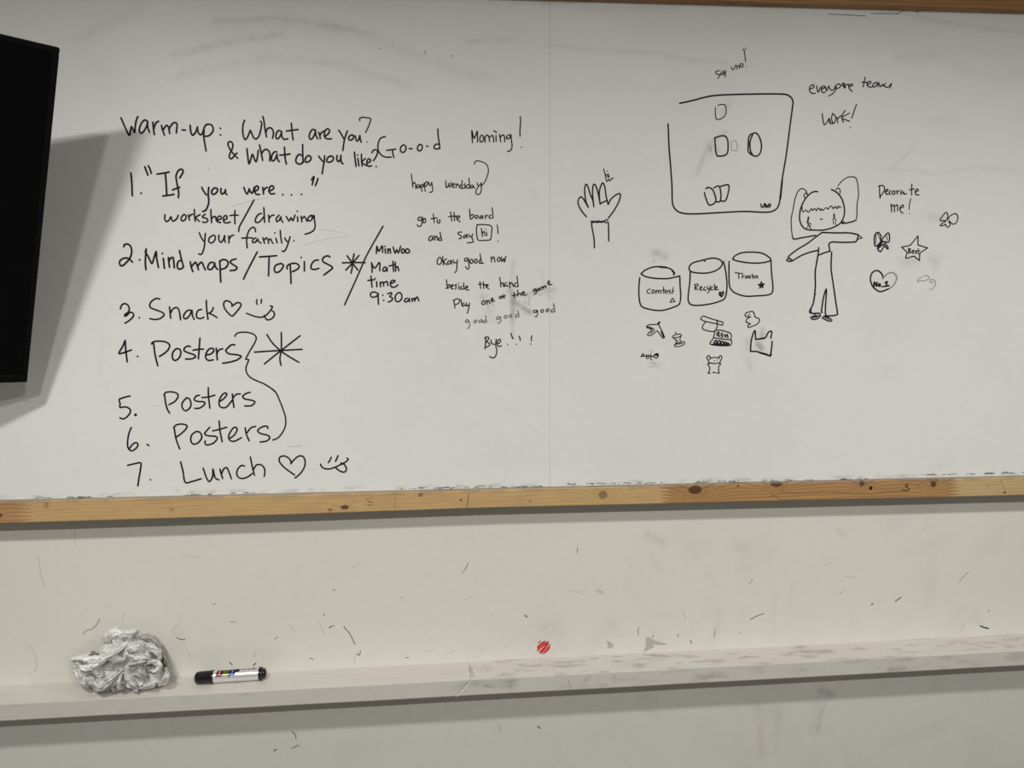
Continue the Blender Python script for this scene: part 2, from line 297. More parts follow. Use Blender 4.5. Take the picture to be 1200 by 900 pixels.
('drawn_asterisk', 'large black eight-armed asterisk right of the bracket', 'ink', [
 (J, 2.0, '360,545 470,537 590,530 780,520; 470,390 520,465 595,535 660,580 753,635; 763,400 680,465 590,535 520,590 447,650; 598,370 598,450 597,530 585,600 595,662')]),
('written_line', 'black handwritten fifth item, posters, middle one of the three', 'ink', [
 (K, 2.0, '157,97 120,105 68,125 75,160 73,190 120,185 155,205 155,235 120,275 90,283 72,272; 430,90 445,68 490,63 535,75 545,100 520,140 470,168; 435,90 445,160 460,210 477,237; 615,110 580,150 578,190 600,217 630,205 650,170 640,125 615,110; 720,92 695,95 675,125 700,140 755,145 760,165 720,195 678,197; 790,28 792,100 803,197; 738,110 790,105 845,90; 885,140 920,115 940,85 930,72 905,85 880,130 880,175 905,192 940,185 985,130; 985,80 990,130 998,192; 988,115 1015,85 1050,80'),
 (K, 3.2, '200,250'), (L_, 2.0, '248,72 210,85 183,108 200,130 270,145 290,160 260,190 200,193')]),
('written_line', 'black handwritten sixth item, posters, lowest of the three', 'ink', [
 (K, 2.0, '165,353 145,405 135,470 140,520 165,543 200,525 220,495 205,475 175,490 150,525; 293,490 308,500; 508,355 530,332 580,325 618,340 600,375 560,410 530,430; 512,350 525,430 540,480 558,527; 690,385 655,415 648,460 670,488 710,475 738,430 720,390 690,385; 803,350 780,375 760,405 790,420 850,425 862,445 830,480 780,495 763,480 765,460; 878,298 885,380 903,470; 825,380 880,368 940,350; 965,440 1000,415 1025,370 1010,350 985,365 955,420 965,455 1000,465 1060,435'),
 (L_, 2.0, '205,385 215,440 240,500; 220,430 255,385 297,372; 403,392 400,372 365,372 325,395 315,415 340,435 400,450 422,470 395,500 335,510')]),
('written_line', 'black handwritten seventh item, lunch, with a heart and a winking face', 'ink', [
 (K, 2.0, '135,660 200,645 242,640 240,690 228,760 218,828; 320,777; 565,630 585,710 603,797 660,790 735,768; 748,682 775,760 800,792 825,750 828,690 845,760 878,778; 885,690 895,730 907,768; 895,735 915,690 940,678 960,720 978,770'),
 (L_, 2.0, '200,722 175,715 145,740 130,780 145,820 185,830 230,815 268,785; 250,640 262,700 275,760 287,803; 275,760 300,715 340,708 370,735 378,770 372,813; 605,702 608,680 580,645 540,632 508,645 505,680 540,725 590,765 640,800; 605,702 640,660 680,632 715,638 732,680 725,730 695,780 650,822 642,820; 962,642 950,670 935,692; 1022,628 1010,655 998,680; 867,703 880,730 920,747 970,740 1030,715 1080,690 1110,665 1100,650; 1000,735 1030,760 1070,775 1093,760 1090,725 1065,700 1045,695')]),
('written_line', 'small cramped black handwriting happy wendsday with a long looped tail', 'ink', [
 (U, 1.5, '22,150 30,220 42,325; 40,290 60,255 75,280 80,340; 115,285 95,295 95,325 115,325 128,295 130,330; 140,290 150,330 160,378; 150,300 175,280 180,300 160,322; 190,265 190,320 202,375; 192,285 215,248 232,262 225,290 200,312; 245,255 250,290 265,300 283,258 290,310 298,350 285,380 255,385; 462,238 465,300 472,328 495,300 500,270 508,318 528,300 530,255; 545,300 570,290 568,272 552,275 545,305 555,325 580,322; 592,275 600,322; 600,295 615,278 630,300 640,325; 672,235 668,290 675,338; 660,290 640,305 648,332 672,332; 712,275 695,290 710,305 705,330 685,337; 757,205 765,270 768,335; 760,290 730,295 722,320 740,335 765,325; 800,290 780,310 785,330 805,325 815,295 820,325 835,330; 865,260 868,290 890,298 920,262 890,300 860,340 845,385 865,415 895,405 915,370 918,320 915,275'),
 (G, 1.4, '700,290 735,250 760,190 768,145 755,100 720,75 670,63 648,75 645,92')]),
('written_line', 'small black handwriting go to the board and say hi, hi boxed', 'ink', [
 (G, 1.6, '180,560 155,560 148,580 165,590 185,570 190,560 185,600 175,635 150,638 142,625; 205,570 192,590 198,608 215,600 215,575 205,568; 283,530 288,570 292,608; 262,573 318,565; 322,580 318,600 330,612 343,598 338,580; 435,512 440,550 445,592; 418,555 465,548; 465,515 470,590; 470,560 485,545 492,580; 495,575 515,560 510,545 495,555 490,575 505,590 520,598; 602,487 605,530 610,575 630,565 640,545 625,535 608,550; 655,545 650,562 663,570 677,555 668,542 655,545; 705,545 690,560 695,572 712,560 715,545 720,570; 740,540 742,570; 742,555 760,540; 790,540 775,550 775,565 795,568; 800,475 805,520 808,568; 270,722 248,735 245,760 262,765 278,740 280,725 282,760; 295,725 298,762; 298,740 315,725 322,762; 348,735 332,745 332,762 355,762; 343,688 350,730 358,762; 535,690 510,690 500,705 530,725 525,745 508,748; 570,712 550,725 550,740 568,735 578,712 584,738; 595,708 605,730 620,728; 630,705 622,735 635,775 610,782 582,783; 668,625 662,680 668,730 680,762 730,762 785,755 795,700 798,650 780,630 720,623 668,625; 705,655 710,690 715,730; 712,700 728,685 738,722; 750,690 755,722; 742,665; 845,627 850,660 852,702; 853,768')]),
('written_line', 'small black handwriting okay good now', 'ink', [
 (H, 1.6, '100,80 85,110 90,135 110,135 122,110 115,85 100,80; 130,70 132,110 138,145; 162,90 138,115 165,140; 190,105 172,115 172,135 190,130 200,105 205,135; 215,100 222,125 240,120; 250,98 246,140 242,185 228,205; 330,85 310,90 310,110 330,108 338,88 342,130 345,165 330,175 315,155; 360,95 350,115 362,130 378,115 370,97 360,95; 395,95 388,115 400,128 412,112 405,95 395,95; 440,95 425,110 430,128 450,125; 433,50 440,90 447,128 462,125; 523,75 527,118; 527,95 545,75 555,118; 582,80 572,100 585,115 598,98 590,80 582,80; 606,75 612,115 625,90 632,118 642,70')]),
('written_line', 'small black handwriting beside the hand, play one of the game', 'ink', [
 (H, 1.6, '160,260 165,300 170,333; 165,310 185,300 182,325 155,330; 200,320 215,310 208,300 197,315 202,335 218,335; 245,300 230,305 240,320 232,340; 262,310 262,340; 262,290; 290,315 275,325 280,340 300,335; 300,285 302,310 305,340; 318,330 335,320 325,312 315,330 325,345 345,343; 432,278 438,332; 422,300 450,297; 460,280 463,332; 465,310 478,300 485,325; 488,315 500,305 490,300 485,320 505,335; 592,240 598,280 603,322; 600,300 618,285 625,318; 650,285 632,295 635,315 652,305 658,318; 672,280 675,325; 675,300 690,285 705,315; 730,285 712,300 718,318 738,315; 733,232 738,280 743,318; 220,425 225,460 230,492; 215,430 250,415 268,430 255,455 228,465; 278,420 283,455 290,475; 305,448 290,460 295,478 310,465 318,475; 322,450 328,475 345,465; 347,450 342,490 330,535; 460,430 447,447 452,463 468,460 475,440 460,430; 487,430 490,458; 490,440 505,430 512,455; 525,430 540,420 532,410 522,425 530,438 552,432; 605,393 590,402 595,415 610,405 612,392 615,410; 625,380 630,412; 612,400 640,392; 710,365 715,408; 695,390 735,383; 738,345 742,395; 742,380 758,370 765,392; 775,378 795,368 785,358 772,372 785,388 815,382; 880,335 865,345 870,358 885,348 885,335 892,365 874,380; 912,330 898,340 903,352 915,342 916,328 922,345; 930,318 936,342; 934,328 946,316 951,336; 951,324 964,308 971,328; 985,300 1000,285 990,270 982,290 995,305 1018,298')]),
('written_line', 'thin handwriting good good good below the smudges', 'mid', [
 (H, 1.35, '335,585 318,590 315,605 330,608 340,592 350,625 345,650 328,657; 395,590 382,602 390,613 405,603 405,590 395,588; 440,585 425,595 430,610 445,600 450,585 452,607; 475,590 460,600 465,610 485,605; 478,552 482,580 487,607; 590,560 570,565 568,582 585,582 598,562 602,595 590,612 575,612; 640,550 628,562 638,575 652,565 648,550 640,550; 678,545 668,558 678,568 690,560 685,545 678,545; 740,540 722,550 725,568 745,560; 738,510 746,535 748,562')]),
('written_line', 'last word good and the line bye with three exclamation marks', 'ink', [
 (H, 1.4, '890,510 868,512 870,528 890,525 898,508 900,545 890,562 878,558; 935,505 925,518 935,528 948,520 945,505 935,505; 980,500 968,510 978,522 990,512 988,498 980,500; 1025,500 1010,512 1012,525 1030,522; 1030,455 1035,490 1040,522'),
 (H, 1.7, '478,725 478,770 473,825; 470,735 495,725 505,740 485,765 508,775 510,795 475,812; 522,750 528,780 550,785; 565,745 560,790 570,840 560,880 540,897 510,885; 580,780 600,765 595,745 578,755 572,785 585,803 608,798; 685,695 690,720 703,742; 657,788; 750,718 757,738 760,755; 728,787; 853,715 850,735 850,758; 845,783')]),
('drawing', 'black outline drawing of an open hand with a bracelet and a scribbled hi', 'ink', [
 (MM, 1.8, '205,555 170,515 140,465 130,425 138,395 155,380 175,395 200,435 222,473; 222,473 200,420 190,350 190,300 200,268 218,290 235,350 260,410 270,465; 270,468 262,400 258,340 262,285 272,268 290,290 310,360 325,445; 325,445 318,380 320,320 345,258 365,290 375,360 385,410; 325,440 355,425 388,412; 388,405 395,445 420,400 460,365 495,350 503,370 490,420 450,495 395,570; 248,592 255,660 270,740 275,828; 398,608 400,690 400,768'),
 (MM, 1.6, '248,597 265,607 290,592 305,607 320,592 340,605 355,592; 250,605 268,592 290,606 308,592 325,605 345,592 358,600; 378,580 366,588 366,602 378,608 390,600 390,586 378,580'),
 (MM, 1.5, '355,135 370,190 378,230 385,245 400,225 410,240 430,215 440,222; 372,190 386,182 392,210; 400,180 403,208; 388,155')]),
('drawing', 'rounded square drawn in black holding outlines of playing cards', 'ink', [
 (N_, 2.0, '113,305 180,290 260,270 340,262 500,258 620,258 660,265 682,290 680,330 668,420 650,560 630,680 622,760 610,820 585,845 540,852 440,848 330,853 200,860 130,857 95,840 78,805 75,720 68,620 60,520 57,440 55,408'),
 (N_, 2.6, '629,690 624,740 619,785'),
 (N_, 1.4, '305,315 330,310 345,318 345,360 325,380 300,385 293,360 293,325'),
 (N_, 1.9, '290,478 330,467 352,480 357,520 350,560 310,570 297,555 290,478; 470,460 460,480 458,530 460,550 490,570 515,560 525,520 515,475 495,453 470,462; 480,462 467,500 470,545 480,562; 238,752 245,780 262,815 290,805 295,780 280,740 258,727 245,735; 285,730 310,720 320,750 318,795 296,800; 318,722 360,716 355,765 342,795 320,795'),
 (N_, 1.9, '522,810 525,825 535,825 540,808; 545,828 546,812 554,828; 563,810 558,820 566,826 570,815 563,810')]),
('written_line', 'tiny tilted handwriting with a tall exclamation mark above the card square', 'ink', [
 (N_, 1.3, '315,140 295,145 300,158 315,162 305,180; 325,145 318,160 330,160 332,148 336,162; 333,140 342,155; 345,138 343,172; 372,120 378,135 390,130 392,115; 398,112 402,132; 402,118 412,115 414,130; 420,105 418,120 430,122 432,108 420,105; 438,35 445,95; 450,120')]),
('written_line', 'black handwriting everyone team work! at upper right', 'ink', [
 (O_, 1.6, '180,225 220,205 215,180 190,185 172,215 180,255 205,272 235,270; 250,190 265,258 295,200; 300,228 330,215 335,195 315,195 300,230 315,262 345,258; 345,200 358,245 372,205 390,190; 380,205 410,238 430,232 460,200; 462,205 450,245 415,280 378,300; 490,168 455,185 450,215 485,215 515,185 490,168; 528,160 548,212; 530,190 548,160 560,215; 560,190 590,170 600,205; 600,200 640,185 630,170 605,180 600,215 635,250; 775,95 765,140 752,200; 740,150 800,152; 800,175 835,160 830,140 805,150 795,185 830,205 855,200; 900,150 865,165 855,195 885,200 908,160 915,200; 920,150 940,200 965,170 972,190 1000,160; 975,192 1020,205 1060,165 1040,215; 310,488 318,560 335,612 365,580 385,540 400,600; 385,540 392,590 425,600; 425,485 410,540 430,597 455,560 450,510 425,495; 470,530 480,590; 475,550 510,512; 560,455 535,490 520,530 540,585; 605,485 520,530; 530,545 605,572; 682,388 655,460 630,540; 613,637')]),
('drawing', 'left bin drawn in black, marked with a small triangle', 'ink', [
 (P_, 1.9, '75,205 110,175 175,152 250,152 310,170 335,200 330,212; 75,207 120,230 200,242 280,243 340,232 378,222; 378,222 380,300 385,380 375,440 340,462 260,488 200,492 130,480 80,460 62,410 58,320 65,235'),
 (P_, 2.6, '225,152 270,156; 318,180 335,200 330,213'),
 (P_, 1.4, '150,325 128,330 122,350 145,360; 170,330 158,345 165,360 180,350 172,330; 190,335 193,360; 193,345 205,333 212,358; 212,345 225,333 230,358; 250,308 252,358; 238,335 262,332; 270,335 262,350 275,358 283,342 270,335; 305,330 290,338 305,348 295,362; 327,312 318,362; 315,345 330,340; 320,395 303,428; 303,428 340,422; 340,422 320,395')]),
('drawing', 'middle bin drawn in black, leaning, marked with a small heart', 'ink', [
 (P_, 1.9, '575,108 560,98 540,103 480,120 455,145 450,170 470,190 530,200 600,198 660,180 700,150 710,120 690,95 640,83 590,90 565,98; 460,190 455,280 445,360 445,420 470,448 530,452 620,440 690,420 730,395 745,330 745,260 735,180 720,108'),
 (P_, 1.5, '497,290 497,332; 490,292 515,285 520,300 500,312 520,332; 533,322 550,315 545,303 533,318 540,335 555,330; 578,308 565,320 570,335 587,330; 592,302 598,325 612,322; 617,298 608,340 592,357; 634,306 620,318 625,332 640,328; 648,286 652,332; 655,322 670,312 662,303 652,320 662,330 680,328; 703,360 690,346 685,365 705,385 722,352 712,343 703,360'),
 (P_, 2.0, '703,384 692,362; 705,384 718,355')]),
('drawing', 'right bin drawn in black, marked with a small filled star', 'ink', [
 (P_, 1.9, '790,90 810,65 860,42 930,36 1010,42 1060,65 1090,95 1060,112 990,122 900,118 820,103 790,90; 1090,100 1095,200 1105,300 1100,350 1070,370 980,378 890,380 820,360 780,330 765,290 762,200 763,108'),
 (P_, 1.5, '810,195 872,206; 838,202 840,242; 865,220 868,240; 868,228 882,218; 900,220 888,235 900,240 908,222 914,240; 932,216 918,225 932,232 922,242; 945,208 948,240; 948,228 958,222 960,240; 972,218 974,240; 974,230 984,222 987,240'),
 (P_, 1.9, '1015,270 1003,316; 1003,316 1037,286; 1037,286 993,290; 993,290 1027,312; 1027,312 1015,270; 1010,290 1020,300')]),
('drawing', 'small banana peel drawn in black beneath the left bin', 'ink', [
 (Q, 1.5, '118,150 135,138 170,135 205,133 215,118; 118,150 125,162 160,172 140,195 125,215 145,222 175,205 200,185 225,215 245,240 258,235 245,200 225,160 212,130; 125,152 150,158 170,168; 150,205 165,190 178,172; 230,190 250,232'),
 (Q, 2.6, '208,130 218,118')]),
('drawing', 'small apple core drawn in black beside the banana peel', 'ink', [
 (Q, 1.4, '345,195 348,210; 325,225 350,212 385,212 388,225 360,235 325,238 320,228; 328,240 350,260 345,285; 385,230 378,250 388,270; 335,300 345,285 385,272 415,272 412,290 380,305 345,308 335,300; 340,290 400,282; 355,255; 362,265')]),
('drawing', 'tiny fish bone drawn in black below the banana peel', 'ink', [
 (Q, 1.5, '75,385 90,362; 90,362 102,382; 102,382 75,386; 100,382 168,382; 118,370 120,405; 133,370 135,402; 150,368 155,412; 168,385 185,367 205,362 210,380 195,397 170,385'),
 (Q, 2.6, '190,375 203,368 207,380')]),
('drawing', 'rolled paper and keypad drawn in black beneath the middle bin', 'ink', [
 (Q, 1.6, '540,88 560,68 580,75 640,95 690,110 715,118 710,140 680,132 620,120 560,105 540,88; 580,112 555,150 565,175 640,190 665,165 672,125; 672,100 668,130; 655,180 700,180 775,205 778,245 770,298 620,290 640,240 655,180; 640,237 700,247 775,255'),
 (Q, 1.8, '668,220 672,198 685,195 680,225 695,225; 712,200 700,212 715,222 705,238; 728,212 735,235; 748,210 755,240; 738,222 750,222; 645,282 650,262 665,260 660,284 645,282; 672,285 680,262 695,265 688,288 672,285; 700,288 705,268 720,270 715,290 700,288; 725,290 732,272 742,276 738,292; 750,292 752,280 762,284 758,294; 625,290 770,297')]),
('drawing', 'small crumpled cloud shape drawn in black beneath the right bin', 'ink', [
 (Q, 1.6, '888,62 895,45 920,37 945,32 960,50 965,75 1000,95 985,130 940,150 915,158 910,140 930,130 895,115 905,90 930,75 895,74 888,62; 912,62; 925,58')]),
('drawing', 'plastic carrier bag drawn in black below the cloud shape', 'ink', [
 (Q, 2.0, '970,190 962,184 948,215 935,270 930,345; 930,345 980,346 1010,358 1085,380; 968,188 970,250; 970,252 1010,245 1050,235 1060,210 1080,188 1097,192 1088,243; 1100,265 1095,320 1085,385; 985,250 1040,243; 990,350 1060,368; 1065,378 1095,370')]),
('drawing', 'tiny round-eared toy figure drawn in black at the bottom of the doodles', 'ink', [
 (Q, 1.6, '612,410 615,388 602,378 590,388 592,402 602,418 605,432 650,440 690,432 697,415 707,400 702,380 688,382 684,402; 618,398 650,392 682,394; 610,440 595,445 612,470 608,500 598,514 615,517; 635,509 655,510; 690,440 698,446 682,460 682,500 686,514 665,514; 648,420; 668,412')]),
('drawing', 'drawing of a sad girl with long hair and arms spread, upper right', 'ink', [
 (R_, 1.9, '435,312 390,312 340,345 290,410 255,490 243,570 250,630 280,685 330,712 425,717; 435,718 500,715 580,695 660,655 700,600 718,530 710,450 680,370 630,315 578,288; 170,795 190,812 280,795 370,780 415,772; 840,610 800,628 720,645 690,645; 690,640 712,628'),
 (R_, 1.5, '325,340 310,300 265,278 225,310 195,390 175,500 155,600 160,720 170,795; 648,250 690,200 750,160 810,155 845,180 860,260 865,350 850,450 848,560 840,610; 300,380 290,345 310,325 328,345; 625,290 650,272 672,295 668,330; 268,440 272,515 285,525; 285,525 310,505 335,528 352,515; 352,515 368,490 380,512; 380,512 402,488 420,515; 420,515 440,483 465,510; 465,510 470,492 492,510; 492,510 522,480 545,497; 545,497 575,460 600,492; 600,492 620,468 640,492; 640,492 655,462 668,480 685,472; 462,600 485,603'),
 (R_, 2.2, '337,582 330,625; 608,550 608,588'),
 (R_, 1.1, '318,630 345,640 365,655 350,680 365,705; 325,640 335,660 318,700; 340,650 345,685; 590,605 605,595 628,605 618,635 632,665; 598,610 600,655')]),
('drawing', 'body of the drawn girl in flared trousers with small shoes', 'ink', [
 (S_, 2.0, '405,15 350,55 270,115 180,170 105,230 120,248 140,268; 140,267 220,220 300,190 368,175; 370,150 370,175 365,215; 405,18 530,22 640,22 720,38; 720,40 705,90 680,102 580,105 470,108 468,182; 370,217 420,197 472,182; 365,215 350,300 340,370 342,470 335,570 320,650 290,710 310,728 380,728; 403,722 395,715 400,670 415,580 438,515 435,600 430,680 435,745 480,750 530,742 535,720 520,620 500,480 480,330 485,190'),
 (S_, 1.5, '722,45 752,65 705,78; 98,245 88,265 115,275 140,270; 298,765 320,785 365,775 385,750 350,752 298,762; 340,735 338,752; 385,735 388,750; 400,768 430,750 480,780 485,798 450,795 400,770; 305,690 305,720; 333,560 345,560; 328,600 322,640'),
 (S_, 2.6, '320,755 355,753; 425,755 455,765')]),
('written_line', 'black handwriting decorate me! right of the drawn girl', 'ink', [
 (T, 1.7, '125,105 125,150 128,195; 115,108 150,105 160,135 130,182; 168,150 185,140 178,130 165,145 172,165 190,165; 207,140 192,152 202,167; 225,140 212,155 225,168 235,152 225,140; 245,140 250,165; 250,150 265,138; 285,140 272,152 280,165 294,148 298,166 315,160; 352,92 350,130 350,172; 335,135 368,128; 375,152 398,140 388,128 375,145 380,168 402,170; 205,235 210,290; 210,252 225,240 230,290; 232,252 250,240 252,285; 265,268 295,252 285,240 268,262 275,290 290,298'),
 (T, 1.4, '345,195 335,235 333,275; 333,303')]),
('drawing', 'small ribbon bow drawn in black above the heart', 'ink', [
 (T, 1.8, '130,490 135,462 118,435 100,438 88,470 90,520 100,530 120,515 135,495 160,460 185,437 195,460 190,500 160,500 135,495; 140,510 110,545 130,570 145,550 155,530; 150,515 180,550 185,540 160,505; 110,530 150,495; 118,545 145,520'),
 (T, 1.1, '100,450 98,510; 175,455 178,490; 110,440 128,480')]),
('drawing', 'ribbon bow drawn in black, furthest right of the doodles', 'ink', [
 (T, 1.6, '600,345 605,310 592,292 575,310 550,348 575,352 600,345 625,315 660,302 675,325 665,365 640,375 610,350; 590,355 555,378 555,388 585,382; 585,375 605,398 622,380 612,360')]),
('drawing', 'five-pointed star drawn in black with best written inside', 'ink', [
 (T, 1.7, '395,458 340,525; 340,525 280,537; 280,537 320,575; 320,575 310,615 365,600; 365,600 405,632; 405,632 408,580; 408,580 462,543; 462,543 395,522; 395,522 395,458'),
 (T, 1.5, '328,545 330,580; 328,550 345,552 330,563 348,572 330,582; 355,570 368,563 358,560 356,578 370,580; 385,562 375,568 385,575 377,584; 397,548 398,587; 388,565 408,562')]),
('drawing', 'heart drawn in black with no.1 written inside', 'ink', [
 (T, 2.0, '150,755 140,725 110,702 75,715 60,760 75,810 105,840 135,850 190,830'),
 (T, 2.2, '85,815 88,782; 88,782 105,812; 105,812 107,785; 122,795 117,808 127,812 130,800 122,795; 142,815; 163,790 178,780 172,808; 155,814 190,808')]),
('drawing', 'half-wiped grey right side of the heart outline', 'grey', [(T, 2.0, '190,830 220,808 240,775 245,745 225,720 195,718 165,738 148,760')]),
('drawing', 'faint wiped doodle right of the heart', 'grey', [(T, 1.2, '410,775 393,780 398,760 420,752; 430,745 460,735 472,755 440,775 415,770; 480,765 515,772 515,805 495,832 475,835; 475,775 500,790')]),
('faint_doodle', 'faint pencil-grey rectangle beside the middle card', 'grey', [(N_, .8, '370,500 395,493 403,538 370,540; 372,500 375,538; 268,520 272,550')]),
('faint_writing', 'ghosts of wiped writing scattered over the board', 'ghost', [
 (H, 1.2, '495,465 500,480; 515,450 540,445; 530,455 548,480; 905,378 920,383 935,378; 835,400 828,465; 790,440 805,440 810,455'),
 (A, .5, '865,565 860,600; 920,570 945,580; 1000,560 1020,590'), (E, .28, '0,165 100,140 200,110 330,85; 650,500 760,470 900,440 1050,425; 780,370 900,378 1040,415'),
 (K, .6, '520,830 540,870 550,890; 330,180 380,175'), (L_, .7, '580,550 650,548 700,540'),
 (Q, .8, '130,340 150,330 165,345 150,360; 135,440 165,430 180,450 160,470 135,460; 185,440 205,460'), (P_, .9, '180,88 170,100 185,110; 265,80 275,70'),
 ((0, 420, 3.2), .8, '90,160 115,163'), ((400, 420, 3), .2, '550,140 640,220 720,280; 570,440 585,400 610,385')]),
('ink_dot', 'stray black dots and ticks near the top of the board', 'ink', [
 ((0, 0, 2), 1.5, '889,113; 1058,131'), ((0, 0, 1), .8, '498,60 498,63; 372,73; 537,61; 908,481; 910,468; 913,492; 1150,38; 764,136; 1029,102'),
 ((700, 0, 2.4), .7, '843,40 860,30 880,26 900,26 902,34 895,32; 650,40 720,42; 720,43 755,45; 770,38 845,38'),
 ((870, 50, 1), .9, '1,7 1.5,9; 4,6 4.5,8')]),
]
MATS = dict(ink=M_ink, mid=M_inkmid, grey=M_inkgrey, ghost=M_ghost)

# ------------------------------------------------------------------ whiteboard
bx0, bx1 = -1.75, 2.05
zt0 = P(880, 3.3, YR)[2]; zt1 = P(1200, 12.5, YR)[2]; ztop = (zt0+zt1)/2
topx = np.array([P(755, 0, YR)[0], P(880, 3.3, YR)[0], P(1000, 7, YR)[0], P(1200, 12.5, YR)[0]])
topz = np.array([P(755, 0, YR)[2], P(880, 3.3, YR)[2], P(1000, 7, YR)[2], P(1200, 12.5, YR)[2]])
board = empty('whiteboard', (0.2, YB, 1.27), label='large wall-mounted whiteboard in a pine frame, covered in black handwriting and doodles', category='whiteboard')
seam = P(644.3, 100, YB)[0]
def paint_board(X, Z):
    base = np.array([.735, .745, .725])
    dirt = .045*np.clip((fbm(X*7+Z*2, Z*7, 0, 5)-.45)*3, 0, 1)
    dirt += .03*np.clip((noise(X*400, Z*400, 0, 8)-.93)*14, 0, 1)
    top = np.clip((Z-(ztop-.20))/.2, 0, 1)
    dirt += .10*top*np.clip((fbm(X*2.2, Z*13, 0, 31)-.35)*3, 0, 1)
    for i, (pix, wd, s) in enumerate([
        ([(205, 65), (240, 56), (285, 46), (330, 40)], 4, .16), ([(250, 25), (325, 21), (390, 30), (430, 39)], 2.5, .14), ([(245, 30), (325, 26), (400, 37)], 8, .07),
        ([(200, 92), (255, 78), (320, 68), (400, 76), (480, 100)], 5, .09), ([(90, 48), (120, 30), (165, 8)], 7, .09), ([(380, 28), (440, 45), (520, 78), (570, 92)], 7, .07),
        ([(545, 49), (600, 46)], 2, .14), ([(640, 52), (690, 58), (770, 62), (805, 70), (850, 73)], 2.2, .14), ([(640, 4), (690, 10), (740, 12), (790, 6)], 6, .10),
        ([(600, 3), (690, 4)], 1.5, .2), ([(1070, 20), (1105, 26), (1160, 34), (1200, 38)], 3, .12), ([(1050, 66), (1100, 66), (1150, 90), (1195, 88)], 7, .06),
        ([(1040, 198), (1070, 200), (1095, 204), (1145, 196), (1200, 201)], 2, .10), ([(1045, 197), (1062, 182), (1078, 165)], 2.5, .08), ([(1092, 144), (1120, 141)], 6, .08),
        ([(602, 305), (600, 330), (601, 395)], 2.2, .18), ([(600, 353), (612, 360), (621, 366)], 3.5, .42), ([(601, 360), (601, 375)], 3, .30), ([(597, 340), (603, 350)], 3, .28), ([(618, 346), (632, 341), (648, 340)], 4, .22),
        ([(566, 348), (572, 362), (575, 375)], 5, .16), ([(636, 318), (637, 335)], 2, .14), ([(643, 347), (645, 349)], 2, .3),
        ([(849, 155), (836, 164), (826, 180), (816, 205)], 3, .20), ([(832, 170), (840, 176)], 5, .14), ([(856, 118), (848, 132)], 4, .14), ([(828, 165), (834, 185)], 3, .1),
        ([(888, 403), (893, 408)], 3.5, .55), ([(894, 385), (893, 395)], 3, .35), ([(876, 398), (875, 418), (880, 432)], 4, .13),
        ([(768, 296), (778, 300)], 5, .30), ([(766, 425), (772, 428)], 5, .14), ([(1058, 308), (1072, 306)], 7, .13), ([(1090, 302), (1096, 308)], 6, .12), ([(1090, 254), (1104, 256)], 6, .15),
        ([(1080, 252), (1060, 250)], 4, .06), ([(1104, 300), (1090, 330)], 4, .05), ([(1110, 255), (1140, 260)], 2, .07), ([(175, 430), (120, 390), (118, 440), (135, 480)], 2, .05),
        ([(110, 75), (125, 120)], 14, .03), ([(180, 455), (300, 440)], 3, .04), ([(625, 225), (630, 235)], 2, .08), ([(645, 243), (680, 240)], 1.2, .07), ([(1010, 442), (1060, 435)], 10, .03),
        ([(1092, 547), (1110, 546)], 3, .10), ([(970, 537), (995, 532)], 1.2, .05), ([(640, 540), (660, 525)], 3, .04)]):
        dirt = dirt + smear(X, Z, YB, pix, wd, s*1.6, seed=i+40)
    # grime where the board meets the frame
    zr = np.interp(X, RX, RZT)
    e = np.exp(-((Z-zr-.004)/.0035)**2)
    dirt = dirt + e*.55*np.clip((fbm(X*60, Z*200, 0, 61)-.45)*4, 0, 1)
    dirt = np.clip(dirt, 0, .8)[..., None]
    return base*(1-dirt)+dirt*np.array([.32, .32, .30])
# the slightly bowed lower rail: measured edges, in metres
rt = [(-400, 598), (0, 588.2), (250, 582), (570, 574.2), (900, 566.2), (1200, 559.1), (1500, 552)]
rb = [(-400, 624), (0, 614), (75, 612.1), (300, 605.0), (570, 595.6), (900, 588), (1200, 580.9), (1500, 574)]
RX = np.array([P(a, b, YR)[0] for a, b in rt]); RZT = np.array([P(a, b, YR)[2] for a, b in rt])
BX = np.array([P(a, b, YR)[0] for a, b in rb]); RZB = np.array([P(a, b, YR)[2] for a, b in rb])
zp0, zp1 = 1.262, ztop+.02
for a, b, ac in ((bx0, seam-.00014, 1), (seam+.00014, bx1, 2)):
    xs = cuts(a, max(a, -.8), min(b, 1.2), b, .0035, .1); xs = xs[(xs >= a) & (xs <= b)]; zs = np.arange(zp0, zp1, .0035)
    X, Z = np.meshgrid(xs, zs, indexing='ij')
    n, m_ = len(xs), len(zs)
    V = np.stack([X, np.full_like(X, YB), Z], -1)
    f = grid_faces(n, m_)[:, ::-1]
    # closed sheet: border loop down to the back
    col = paint_board(X, Z)
    ring = [i*m_ for i in range(n)]+[(n-1)*m_+j for j in range(1, m_)]+[i*m_+m_-1 for i in range(n-2, -1, -1)]+[j for j in range(m_-2, 0, -1)]
    V = V.reshape(-1, 3); back = V[ring].copy(); back[:, 1] = YB+.012
    o = len(V); k = len(ring)
    ff = f.tolist()+[(ring[i], o+i, o+(i+1) % k, ring[(i+1) % k]) for i in range(k)]
    cc = np.vstack([col.reshape(-1, 3), np.full((k, 3), .4)])
    adopt(mesh('writing_panel', np.vstack([V, back]), [t[::-1] for t in ff], M_board, col=cc), board)

